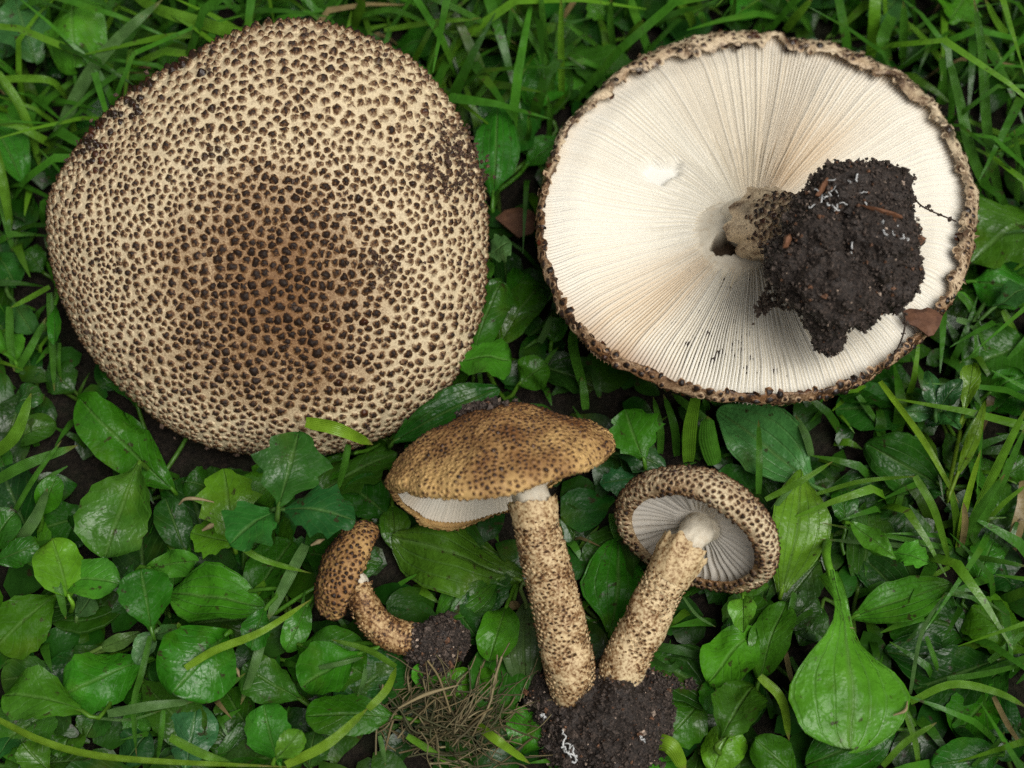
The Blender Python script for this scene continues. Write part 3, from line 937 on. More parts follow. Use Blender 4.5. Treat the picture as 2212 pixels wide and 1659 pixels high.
def ccM(u, th):
    p = CM.pos(u, th)
    return float(np.clip(1.25 - u * 1.2 + .7 * nz(p, 55) + .4 * nz(p, 160), 0, 1))
small_cap(mid, CM, 60, 160, ccM, lambda u, th: RM * (.036 + .014 * u), M['ochre'], .985, 300, .34, 3, 20000, 7)
gill_disc(mid, CM, .16, .935, .10, -.085, 150, depth=.014, mat='gill', dark=lambda th, f: .30 + .25 * noise.noise(Vector((math.cos(th) * 4, math.sin(th) * 4, f * 3))))
Ps = catmull([cM + axM * .012, at(1143, 1062, .054), at(1162, 1150, .049), at(1192, 1270, .039), at(1222, 1400, .028), at(1232, 1470, .021), at(1224, 1540, .008)], 60)
rs_ = np.interp(np.linspace(0, 1, 60), [0, .18, .22, .4, .7, .82, .92, 1], [psz(k, cM) for k in (44, 40, 44, 50, 55, 53, 37, 10)])
scaly_stem(mid, Ps, rs_, .235, 5, .0013)
ring_band(mid, Ps, rs_, .225, .30, 3.0, .0010)
bag = Bag(); rs = np.random.RandomState(6)
for _ in range(240):
    u, th = .02 + .20 * rs.rand(), tN - 1.0 + rs.randn() * .7
    p = CM.pos(u, th) + CM.nrm(u, th) * .0008
    crumb(bag, p + rs.randn(3) * .0006, .0005 + .0010 * rs.rand(), rs, soil_tone(rs))
bag.build('soil_crumbs', M['soil'], mid, kind='stuff', smooth=False)

# --- small mushroom seen from below
axS = unit(ccv(.44, .68, -.60))
cS = at(1508, 1142, .037)
RS = psz(181, cS)
sml = thing('mushroom', tuple(at(1345, 1440, .0)), 'small mushroom turned to show grey gills, straight scaly stem, spotted incurved rim', 'mushroom')
CS = Cap(cS, axS, XC, RS, [(0,.50),(.2,.485),(.45,.43),(.68,.335),(.86,.21),(.97,.07),(1.0,-.05),(.965,-.155),(.89,-.21),(.80,-.205),(.76,-.17)], lambda th: 1 + .035 * math.cos(2 * th + .8) + .02 * math.sin(3 * th), wob=.03, seed=8.4)
def ccS(u, th):
    p = CS.pos(u, th)
    return float(np.clip(.18 + .6 * nz(p, 90) + .35 * sstep(.86, 1, u), 0, 1))
small_cap(sml, CS, 60, 150, ccS, lambda u, th: RS * .070, M['cap'], .97, 300, .5, 4, 12000, 8, bias=.10)
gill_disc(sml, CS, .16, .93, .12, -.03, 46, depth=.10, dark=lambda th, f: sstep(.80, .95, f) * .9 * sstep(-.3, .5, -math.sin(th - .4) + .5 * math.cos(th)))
Pq = catmull([cS + axS * .012, at(1524, 1126, .034), at(1488, 1172, .040), at(1440, 1250, .037), at(1392, 1345, .030), at(1345, 1440, .022), at(1330, 1475, .018)], 56)
rq = np.interp(np.linspace(0, 1, 56), [0, .12, .17, .24, .34, .42, .5, .8, 1], [psz(k, cS) for k in (84, 72, 50, 37, 33, 44, 45, 49, 44)])
scaly_stem(sml, Pq, rq, .39, 9, .0014, cbase=.1)
ring_band(sml, Pq, rq, .38, .50, 5.0, .0022)

# --- tiny bent mushroom
axT = unit(ccv(-.90, .42, .04))
cT = at(768, 1243, .026)
RT = psz(104, cT)
tny = thing('mushroom', tuple(at(930, 1400, .0)), 'tiny brown mushroom with a bent stem and its cap turned sideways', 'mushroom')
CT = Cap(cT, axT, YC, RT, [(0,.72),(.25,.71),(.52,.66),(.75,.56),(.92,.40),(1.0,.22),(1.0,.03),(.93,-.07),(.82,-.08),(.76,-.04)], lambda th: 1 + .06 * math.cos(2 * th) + .04 * math.sin(3 * th + 1), wob=.07, seed=1.7)
def ccT(u, th):
    p = CT.pos(u, th)
    return float(np.clip(.62 + .9 * nz(p, 110), 0, 1))
small_cap(tny, CT, 46, 110, ccT, lambda u, th: RT * .11, M['ochre'], .96, 180, .42, 7, 6000, 7, bias=.35)
gill_disc(tny, CT, .16, .92, .25, .0, 50, depth=.06)
Pt = catmull([cT + axT * .008, at(772, 1255, .026), at(780, 1290, .025), at(802, 1335, .022), at(845, 1370, .019), at(915, 1385, .017)], 40)
rt = np.interp(np.linspace(0, 1, 40), [0, .2, .5, .8, 1], [psz(k, cT) for k in (22, 24, 31, 35, 35)])
scaly_stem(tny, Pt, rt, .27, 13, .0015, cbase=.6)
clod('soil_clod', [(915,1388,.018,42),(950,1380,.014,50),(935,1415,.010,48),(985,1385,.009,32),(910,1425,.007,35)], 7000, tny, 41, kind='stuff')
# shared clod under the middle and small mushrooms
o, BB = clod('soil_clod', [(1330,1530,.016,85),(1385,1560,.012,70),(1260,1570,.008,80),(1340,1600,.009,85),(1230,1605,.005,60),(1400,1500,.010,50),(1180,1500,.008,42),(1200,1540,.008,45),(1300,1470,.012,40),(1275,1520,.010,50),(1450,1485,.008,24),(1490,1480,.009,16),(1405,1620,.004,45),(1238,1558,.012,44),(1195,1525,.012,36),(1275,1500,.014,40)], 18000, None, 51)
tag(o, 'dark crumbly soil clod shared by the feet of the two longer mushrooms', 'soil clod', kind='stuff')
bag = Bag(); rs = np.random.RandomState(9)
for pts_ in ([(1215,1575),(1222,1595),(1215,1612),(1230,1635)], [(1222,1600),(1238,1615),(1245,1640),(1236,1648)], [(1215,1612),(1225,1625),(1245,1632)], [(1385,1592),(1393,1600)], [(1170,1545),(1178,1552)]):
    P = catmull([at(x, y, .026) for x, y in pts_], 14); V, F = tube(P + np.array([0, 0, .0]) + rs.randn(14, 3) * .0004, .00018 + .0002 * rs.rand(14), 5); bag.add(V, F)
tag(bag.build('mycelium_thread', M['mycel'], None), 'forked white mycelium thread on the soil clod at the stem bases', 'mycelium')

# ------------------------------------------------------------------ leaves and grass
PROF = {
 's': ([0,.10,.25,.42,.60,.76,.90,1], [.10,.20,.56,.90,1,.97,.76,.0]),
 'o': ([0,.10,.25,.42,.60,.78,.91,1], [.12,.34,.76,1,.97,.74,.40,.0]),
 'r': ([0,.10,.25,.42,.60,.78,.92,1], [.06,.38,.74,.96,1,.88,.58,.0]),
 'b': ([0,.10,.28,.48,.66,.80,.92,1], [.05,.25,.66,.98,1,.78,.46,.0]),
 'P': ([0,.12,.30,.44,.56,.70,.86,.94,1], [.11,.12,.24,.52,.86,1,.88,.62,.0]),
 'l': ([0,.12,.30,.50,.70,.86,.95,1], [.16,.55,.92,1,.80,.48,.22,.0]),
}
for _k in list(PROF):
    _a, _b = PROF[_k]; _c = catmull([(x, y, 0) for x, y in zip(_a, _b)], 60)
    PROF[_k] = (list(_c[:, 0]), list(np.maximum(_c[:, 1], 0)))
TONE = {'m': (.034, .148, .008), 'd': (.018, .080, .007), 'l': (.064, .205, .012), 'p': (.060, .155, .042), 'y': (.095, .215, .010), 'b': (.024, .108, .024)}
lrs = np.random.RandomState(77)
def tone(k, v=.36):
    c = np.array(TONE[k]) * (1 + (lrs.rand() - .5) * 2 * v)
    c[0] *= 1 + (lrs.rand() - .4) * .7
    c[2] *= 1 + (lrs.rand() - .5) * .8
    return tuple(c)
def leaf_geo(B, T, W, kind, roll, rs, n=20, m=9, arch=.10, cup=.12, wave=.06, side=0.0):
    d = T - B; L = np.linalg.norm(d); d = d / L
    up = np.array([0, 0, 1.0]); 
    lat = unit(np.cross(up, d)) if abs(d[2]) < .97 else XC
    nor = unit(np.cross(d, lat))
    lat, nor = lat * math.cos(roll) + nor * math.sin(roll), nor * math.cos(roll) - lat * math.sin(roll)
    tp, wp = PROF[kind]
    ph = rs.rand() * 6.28; ph2 = rs.rand() * 6.28; asym = (rs.rand() - .5) * .16
    V, U = [], []
    tooth_n = {'s': 5.5, 'o': 4.5, 'r': 3.0, 'b': 3.6, 'l': 2.5, 'P': 5}[kind] * (.8 + .5 * rs.rand())
    amp = {'s': .075, 'o': .035, 'r': .03, 'b': .24, 'l': .05, 'P': .03}[kind]
    sd = rs.rand() * 40
    for i in range(n):
        t = .5 - .5 * math.cos(math.pi * (i / (n - 1)) ** .95)
        hw0 = np.interp(t, tp, wp)
        if t > .90: hw0 = np.interp(.90, tp, wp) * math.sqrt(max(0, (1 - t) / .10))
        for j in range(m):
            v = -1 + 2 * j / (m - 1)
            sgn = 1 if v > 0 else -1
            x = (t * tooth_n + (ph if sgn > 0 else ph2)) % 1.0
            saw = (x if kind != 'b' else abs(2 * x - 1)) - .5
            edge = 1 + amp * saw * 2 * abs(v) ** 3 + asym * sgn + .10 * noise.noise(Vector((t * 3.5 + sd, sgn * 2.0, sd))) * abs(v)
            y = v * hw0 * edge * W / 2
            off = side * L * (t * t - t) 
            h = arch * L * math.sin(math.pi * t * .95) - arch * L * .25 * t
            h += cup * W * (abs(v) ** 1.7) * hw0
            h += wave * W * noise.noise(Vector((t * 3.0 + sd, v * 1.1, sd * .7))) + wave * .8 * W * abs(v) ** 2 * math.sin(t * 9 + ph + sgn)
            h -= .018 * W * math.exp(-(v / .12) ** 2)
            h += (.034 if kind in 'oP' else .024) * W * noise.noise(Vector((t * 9 + sd, v * 4, sd)))
            V.append(B + d * (t * L) + lat * (y + off) + nor * h)
            U.append((t, .5 + v / 2))
    V = np.array(V)
    V[:, 2] = np.maximum(V[:, 2], .0012)
    return V, np.array(U)
LF = grid_faces(20, 9)[:, ::-1]
def add_leaf(plant, kind, B, T, W, tn, crown, rs, roll=None, **kw):
    roll = (rs.rand() - .5) * .55 if roll is None else roll
    V, U = leaf_geo(B, T, W, kind, roll, rs, **kw)
    mt = M['plantain'] if kind in 'oP' else M['leaf']
    col = tone(tn)
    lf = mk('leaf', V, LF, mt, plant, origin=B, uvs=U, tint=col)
    c = np.array(crown, float)
    dd = c - B; Ld = np.linalg.norm(dd[:2])
    mx = .030
    if Ld > mx: c = B + dd * (mx / Ld); 
    c[2] = .0008
    d = unit(T - B)
    mid_ = B - d * min(.008, .3 * max(Ld, .004)) + np.array([0, 0, -.003])
    mid_[2] = max(mid_[2], .0015)
    P = catmull([B + d * np.linalg.norm(T - B) * .06 + np.array([0, 0, .0002]), B, mid_, c], 9)
    r = np.interp(np.linspace(0, 1, 9), [0, .3, 1], [.0006, max(.0007, W * .035), max(.0009, W * .045)])
    Vs, Fs = tube(P, r, 6)
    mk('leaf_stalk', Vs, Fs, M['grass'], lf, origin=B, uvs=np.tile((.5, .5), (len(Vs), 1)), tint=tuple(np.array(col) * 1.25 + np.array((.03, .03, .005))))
    return lf

# each entry: plant name, category, label, crown (quadrant, x, y), leaves
# leaf: quadrant, kind, base x, y, tip x, y, width, height in mm, tone   (quadrant units are half picture units)
PL = [
 ('daisy_plant', 'plant', 'weed with shaded leaves beside the folded grass blade under the edge of the scaly cap', (1, 150, 1620), [
   (1,'s',70,1570,10,1430,140,13,'m'), (1,'s',150,1640,120,1510,130,11,'d'), (3,'s',330,40,210,-70,150,10,'d'), (3,'s',60,110,180,40,140,10,'d'), (1,'s',190,1180,110,1080,130,9,'d')]),
 ('daisy_plant', 'plant', 'weed with a long dark leaf reaching under the scaly cap, beside two grass stalks', (3, 760, 470), [
   (3,'s',745,455,340,62,250,16,'m'), (3,'s',960,470,800,420,150,9,'d'), (3,'s',590,420,560,560,140,6,'d')]),
 ('daisy_plant', 'plant', 'weed with one broad folded yellow-green leaf beside the buttercup leaf', (3, 690, 420), [
   (3,'s',600,345,450,755,300,22,'l'), (3,'s',800,725,715,490,160,14,'d'), (3,'s',420,640,230,640,140,7,'d')]),
 ('daisy_plant', 'plant', 'weed with a pair of rounded glossy leaves joined like a heart', (3, 300, 1000), [
   (3,'r',300,925,225,668,215,21,'l'), (3,'r',265,850,522,862,195,20,'l'), (3,'s',330,1010,400,910,110,12,'p'), (3,'s',250,905,-20,1140,250,14,'m')]),
 ('daisy_plant', 'plant', 'weed with a glossy oval leaf and a small curled leaf next to the heart-shaped pair', (3, 680, 1070), [
   (3,'s',655,1065,610,798,230,24,'m'), (3,'s',640,795,855,765,120,19,'m'), (3,'l',665,1075,590,1212,110,20,'p'), (3,'l',430,1142,605,1072,70,17,'p'), (3,'l',665,1090,785,1045,70,18,'p')]),
 ('plantain_plant', 'plant', 'plantain with a broad dark veined leaf beside the tiny brown mushroom', (3, 700, 900), [
   (3,'o',715,905,1140,960,270,13,'m'), (3,'o',1165,600,1150,965,180,9,'d'), (3,'s',1150,965,1085,1145,125,22,'m')]),
 ('daisy_plant', 'plant', 'weed with the widest rounded leaf crossed by a thick yellow-green stalk', (3, 1000, 1120), [
   (3,'r',985,1075,745,1335,350,19,'m'), (3,'s',1330,950,1235,1155,120,15,'m'), (3,'s',1300,1365,1050,1215,200,14,'m')]),
 ('daisy_plant', 'plant', 'weed with two shiny toothed leaves low beside an upright thin stalk', (3, 560, 1230), [
   (3,'s',630,1190,275,1340,260,16,'m'), (3,'s',350,1410,10,1340,230,19,'m'), (3,'s',330,1480,250,1620,180,8,'d')]),
 ('daisy_plant', 'plant', 'weed with big glossy leaves between the tiny mushroom and the straw heap', (3, 1290, 1130), [
   (3,'r',1290,1125,1575,1255,270,15,'m'), (3,'s',1560,1160,1300,1310,230,18,'m'), (3,'s',1730,1440,1320,1430,200,17,'m')]),
 ('daisy_plant', 'plant', 'weed with one small bright leaf over a darker one near the straw', (3, 1190, 1650), [
   (3,'s',1210,1650,1140,1385,200,12,'m'), (3,'s',1185,1625,1300,1495,110,23,'l'), (3,'s',1340,1660,1360,1500,140,9,'d')]),
 ('daisy_plant', 'plant', 'weed with dull leaves under the long pale stem, near the jointed stalk', (3, 760, 1660), [
   (3,'s',800,1660,850,1380,220,12,'b'), (3,'s',530,1660,645,1500,160,11,'b'), (3,'s',1060,1600,880,1430,180,9,'d'), (3,'s',960,1680,700,1600,150,6,'d')]),
 ('buttercup_plant', 'plant', 'three-part toothed buttercup leaf held above the others, dull bluish green', (3, 1200, 600), [
   (3,'b',1203,532,1290,205,300,38,'b'), (3,'b',1195,545,990,690,260,34,'b'), (3,'b',1213,542,1535,590,230,36,'b')]),
 ('buttercup_plant', 'plant', 'pale yellow-green lobed leaf half covered by the bluish buttercup leaf', (3, 1000, 700), [
   (3,'b',1010,690,965,365,260,19,'l'), (3,'b',1020,690,825,640,170,17,'l')]),
 ('plantain_plant', 'plant', 'plantain with a wide bright leaf between the tiny mushroom and the tan hat', (3, 2250, 800), [
   (3,'o',2250,850,1695,645,350,10,'l'), (3,'s',1690,585,1500,430,190,10,'d'), (3,'s',1925,890,2055,1085,140,10,'d'), (3,'s',2190,955,2110,1205,170,12,'m')]),
 ('daisy_plant', 'plant', 'weed with crowded small leaves among broad grass blades, near the heart-shaped pair', (3, 20, 720), [
   (3,'s',-40,720,70,545,170,18,'m'), (3,'s',-40,770,165,690,120,20,'m'), (3,'s',180,565,245,398,120,16,'m'), (3,'s',20,270,245,170,130,11,'m'), (3,'s',-10,250,40,400,90,10,'m'), (3,'s',240,600,400,640,110,7,'d')]),
 ('daisy_plant', 'plant', 'weed with a small toothed leaf under the curved pale stem', (3, 100, 1660), [
   (3,'s',215,1670,95,1550,150,16,'m'), (3,'b',-10,1620,85,1485,120,13,'b'), (3,'s',60,1480,150,1560,120,6,'d')]),
 ('clover_plant', 'plant', 'clover with round bright leaflets beside the straw heap', (3, 1930, 1340), [
   (3,'r',1850,1330,1842,1195,125,14,'l'), (3,'r',1890,1345,2050,1255,130,13,'l'), (3,'r',2050,1290,2155,1255,95,13,'l')]),
 ('plantain_plant', 'plant', 'weed with a dark leaf lying between the scaly cap and the tan hat', (3, 1680, 250), [
   (3,'o',1700,250,2160,20,190,17,'d'), (1,'s',1960,1570,2210,1560,220,19,'m'), (1,'s',1900,1659,2020,1560,150,10,'d')]),
 # right of the middle
 ('plantain_plant', 'plant', 'plantain with one very large spoon-shaped leaf on a broad stalk', (4, 1368, 640), [
   (4,'P',1375,810,1475,1580,500,24,'l'), (4,'o',1650,1490,1270,1650,270,15,'m')]),
 ('plantain_plant', 'plant', 'plantain with a pale upright leaf behind the small grey-gilled mushroom', (4, 1160, 930), [
   (4,'o',1165,900,1250,370,270,14,'l'), (4,'o',1300,440,890,110,300,13,'p'), (4,'l',1105,835,890,875,120,10,'m')]),
 ('plantain_plant', 'plant', 'plantain with a round leaf between the two long stems', (4, 420, 1070), [
   (4,'o',425,1075,455,672,290,12,'m'), (4,'o',60,950,62,1325,190,13,'p'), (4,'s',250,770,290,560,150,8,'d')]),
 ('daisy_plant', 'plant', 'weed with ragged soil-stained leaves between the shared soil clod and the largest spoon-shaped leaf', (4, 1050, 1150), [
   (4,'s',1050,1060,850,1290,230,17,'l'), (4,'l',1000,920,1000,1075,120,18,'l'), (4,'s',1065,1290,1185,940,180,15,'m'), (4,'s',930,1230,840,1420,130,13,'m')]),
 ('daisy_plant', 'plant', 'weed with three puckered leaves near the short curved bright blade', (4, 960, 1640), [
   (4,'s',900,1545,1045,1305,230,19,'m'), (4,'s',860,1690,960,1480,190,15,'l'), (4,'s',1215,1680,1050,1535,180,17,'m')]),
 ('daisy_plant', 'plant', 'weed with a muddy leaf against the shared soil clod, on the small mushroom side', (4, 840, 1340), [
   (4,'s',835,1345,665,1530,220,12,'m'), (4,'s',545,1260,730,1180,130,9,'m')]),
 ('daisy_plant', 'plant', 'weed with a leaf tucked under the shared soil clod, on the straw heap side', (4, -20, 1390), [
   (4,'s',-20,1390,150,1570,190,10,'m'), (4,'s',320,1690,745,1620,110,10,'l')]),
 ('dandelion_plant', 'plant', 'dandelion-like leaf with a lobed tip between the tan hat and the small mushroom', (4, 560, 350), [
   (4,'b',570,330,490,108,230,19,'l'), (4,'b',450,300,665,360,140,15,'b'), (4,'b',545,405,380,430,110,12,'b')]),
 ('plantain_plant', 'plant', 'plantain with large shadowed leaves behind the bent grass stalk', (4, 1850, 450), [
   (4,'o',1850,435,1530,255,260,13,'d'), (4,'o',1760,470,1330,525,250,8,'d'), (4,'s',1440,625,1418,455,120,16,'m')]),
 ('dandelion_plant', 'plant', 'crinkled yellow-green leaf twisting between grass blades', (4, 1460, 610), [
   (4,'l',1465,605,1660,755,100,21,'l'), (4,'b',1630,730,1800,770,130,18,'l')]),
 ('plantain_plant', 'plant', 'plantain with a narrow dark-edged leaf beside the broad stalk of the largest leaf', (4, 1470, 1010), [
   (4,'o',1475,1005,1895,865,190,13,'m'), (4,'o',1960,1205,1610,1150,240,9,'d'), (4,'o',1340,960,1240,1130,150,7,'d')]),
 ('daisy_plant', 'plant', 'weed with a broad leaf beside the thin arching stalk and the grass fan', (4, 2240, 1150), [
   (4,'s',2240,1160,1985,960,260,14,'m'), (4,'s',2000,870,2085,670,150,12,'m'), (4,'s',2210,880,2070,820,140,8,'d')]),
 ('daisy_plant', 'plant', 'weed with low leaves beyond the largest spoon-shaped leaf and curved bright stalks', (4, 2120, 1580), [
   (4,'s',2110,1600,1815,1650,200,14,'m'), (4,'s',2160,1550,1900,1470,150,10,'d'), (4,'s',2200,1500,2050,1380,140,8,'d')]),
 ('mint_plant', 'plant', 'small hairy mint-like sprig with pointed leaves near the upturned cap', (4, 1840, 110), [
   (4,'l',1830,105,1795,-60,90,22,'b'), (4,'l',1850,100,1945,-20,95,22,'b'), (4,'l',1850,120,1935,190,90,20,'b'), (4,'l',1825,120,1670,120,80,18,'b'), (4,'l',1830,125,1790,185,70,16,'b'), (4,'l',1835,95,1700,20,80,17,'d')]),
 ('clover_plant', 'plant', 'weed with two rounded yellow-green paddle leaves beside the mint-like sprig', (4, 1960, 130), [
   (4,'s',1950,130,1990,-90,85,24,'y'), (4,'l',1920,400,2045,70,60,26,'y'), (4,'s',2060,40,2215,-40,130,15,'m'), (4,'s',2100,420,2230,330,110,14,'m')]),
 # beside the upturned cap
 ('dandelion_plant', 'plant', 'wide pale lobed leaf touching the rim of the upturned cap near the brown leaf scrap', (2, 2260, 900), [
   (2,'b',2290,930,1975,1135,330,15,'l'), (2,'o',1990,1215,2240,1280,230,17,'m'), (2,'s',2080,1330,2230,1240,120,19,'b'), (2,'s',2240,1480,1950,1600,280,12,'m'), (2,'s',1930,1380,2010,1500,110,10,'d')]),
 ('buttercup_plant', 'plant', 'lobed leaves among tall grass behind the upturned cap', (2, 1960, 100), [
   (2,'b',1700,-30,1560,110,190,14,'b'), (2,'b',1980,-60,1890,90,200,18,'l'), (2,'b',1970,150,2090,240,130,14,'b'), (2,'b',1940,160,1890,240,110,13,'b'), (2,'s',2100,80,2220,210,130,11,'m'), (2,'s',1420,120,1500,30,150,10,'m')]),
 ('plantain_plant', 'plant', 'plantain leaf marked with two dark dots between the two large caps', (1, 2150, 830), [
   (1,'o',2130,850,2150,445,190,20,'m'), (1,'o',2030,560,2080,340,180,8,'d'), (2,'o',150,500,60,300,150,9,'m')]),
 ('buttercup_plant', 'plant', 'small pale notched leaf touching the scaly cap, beside the dead leaf', (1, 2105, 1110), [
   (1,'b',2108,1105,2205,1040,140,26,'p'), (1,'s',2060,1130,2120,1200,90,16,'m'), (2,'s',-20,1290,60,1180,120,12,'m')]),
 ('daisy_plant', 'plant', 'weed with overlapping glossy oval leaves between the scaly cap and the upturned cap', (1, 2060, 1520), [
   (1,'s',2050,1520,2170,1215,190,19,'m'), (2,'s',-60,1490,120,1235,190,16,'m'), (2,'s',30,1659,150,1570,160,15,'m'), (2,'s',170,1480,220,1380,110,12,'m')]),
 ('dandelion_plant', 'plant', 'broad blurred leaves among thin grass behind the gap between the large caps', (2, 100, 180), [
   (2,'s',70,170,160,450,210,12,'m'), (2,'s',440,420,230,300,180,11,'m'), (2,'b',420,90,330,0,130,12,'m'), (2,'s',640,60,760,120,140,9,'m'), (2,'s',900,60,1040,110,140,9,'d'), (2,'s',1300,40,1180,120,130,8,'d'), (2,'s',560,-20,420,90,190,12,'d'), (2,'o',20,20,110,190,180,13,'d'), (2,'s',1100,-30,960,70,170,11,'m'), (2,'s',300,60,200,220,170,11,'d'), (2,'o',1480,-40,1360,90,190,11,'m')]),
 ('dandelion_plant', 'plant', 'broad leaves behind the scaly cap', (1, 1900, 200), [
   (1,'s',1960,160,1690,230,170,10,'m'), (1,'s',1930,330,2060,200,150,9,'m'), (1,'s',1500,10,1330,60,150,9,'d'), (1,'s',1100,40,1280,30,130,7,'d'), (1,'s',2000,420,2110,300,140,9,'m'), (1,'o',1560,-40,1700,70,190,12,'d'), (1,'s',2180,40,2040,150,190,12,'d'), (1,'s',1240,-30,1100,60,180,12,'m'), (1,'o',2180,260,2060,330,160,10,'d')]),
 ('dandelion_plant', 'plant', 'cut-off pale leaf beside the long slanting grass blade', (1, 340, -40), [
   (1,'r',330,-60,325,300,260,19,'l'), (1,'s',480,60,640,100,150,8,'d'), (1,'s',720,335,760,165,125,17,'m'), (1,'s',500,330,640,270,130,8,'m'), (1,'o',420,420,560,520,150,9,'d'), (1,'s',760,-20,880,90,170,11,'d'), (1,'s',180,330,300,250,150,10,'d')]),
 ('buttercup_plant', 'plant', 'bluish lobed leaves beside the cut-off pale leaf', (1, 40, 0), [
   (1,'b',60,-20,155,270,220,20,'b'), (1,'b',30,0,15,250,170,17,'b')]),
 ('daisy_plant', 'plant', 'weed with flat leaves under bent grass stalks beside the scaly cap', (1, 10, 600), [
   (1,'o',-30,540,95,785,190,13,'m'), (1,'s',20,800,110,960,140,9,'d'), (1,'s',-20,1100,70,1240,150,10,'d'), (1,'s',60,1300,140,1440,110,14,'b'), (1,'s',240,1310,235,1490,60,18,'m'), (1,'s',-10,420,70,560,150,8,'m')]),
]
prs = np.random.RandomState(123)
# footprint of the things that lie on the plants: keeps foliage below them
def room(x, y):
    """free height above the ground at a place"""
    h = 1.0
    dx, dy = x - cL[0], y - cL[1]
    if math.hypot(dx, dy / .95) < RL * 1.02: h = min(h, max(.0, .043 - .008 + (dy) * math.tan(R(26)) - .004))
    dx, dy = x - cR[0], y - cR[1]; r = math.hypot(dx, dy) / RR
    if r < 1.03: h = min(h, max(.0, .040 - .34 * RR * max(0, 1 - r * r) - .004 - dy * .17))
    return h
def sag(V):
    for i in range(len(V)):
        h = room(V[i, 0], V[i, 1])
        if V[i, 2] > h: V[i, 2] = max(.0008, h)
    return V
_leaf_geo = leaf_geo
def leaf_geo(*a, **k):
    V, U = _leaf_geo(*a, **k)
    return sag(V), U
for name, cat, label, (cq, cx_, cy_), leaves in PL:
    x, y = q(cq, cx_, cy_); crown = at(x, y, .0)
    pl = thing(name, tuple(crown), label, cat)
    for (Q_, kind, bx, by, tx, ty, wpx, zmm, tn) in leaves:
        if kind == 's' and prs.rand() < .45: kind = 'r'
        bb = .45 if kind == 'b' else 1.0
        z = zmm * .001 * (1.35 if zmm >= 18 else (1.0 if zmm > 11 else .75))
        b0, t0 = q(Q_, bx, by), q(Q_, tx, ty)
        B = at(*b0, max(.002, z - .003)); T = at(*t0, max(.002, z + (prs.rand() - .55) * .008))
        W = psz(wpx * .5, B)
        add_leaf(pl, kind, B, T, W, tn, crown, prs, arch=.06 + .08 * prs.rand(), m=9, cup=(prs.rand() - .45) * .40 * bb, wave=(.10 + .11 * prs.rand()) * bb, side=(prs.rand() - .5) * .25)
    for k in range(4):      # low leaves of the same rosette, shade painted in with darker greens
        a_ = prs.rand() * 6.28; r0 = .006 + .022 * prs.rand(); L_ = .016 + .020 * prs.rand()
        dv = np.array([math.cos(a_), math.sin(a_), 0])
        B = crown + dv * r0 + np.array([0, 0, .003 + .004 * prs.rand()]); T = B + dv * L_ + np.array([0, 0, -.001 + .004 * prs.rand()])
        add_leaf(pl, 'o' if name.startswith('plantain') else ('b' if name[0] == 'b' and name[1] == 'u' else 's'), B, T, L_ * (.5 + .25 * prs.rand()), 'd' if prs.rand() < .75 else 'm', crown, prs)

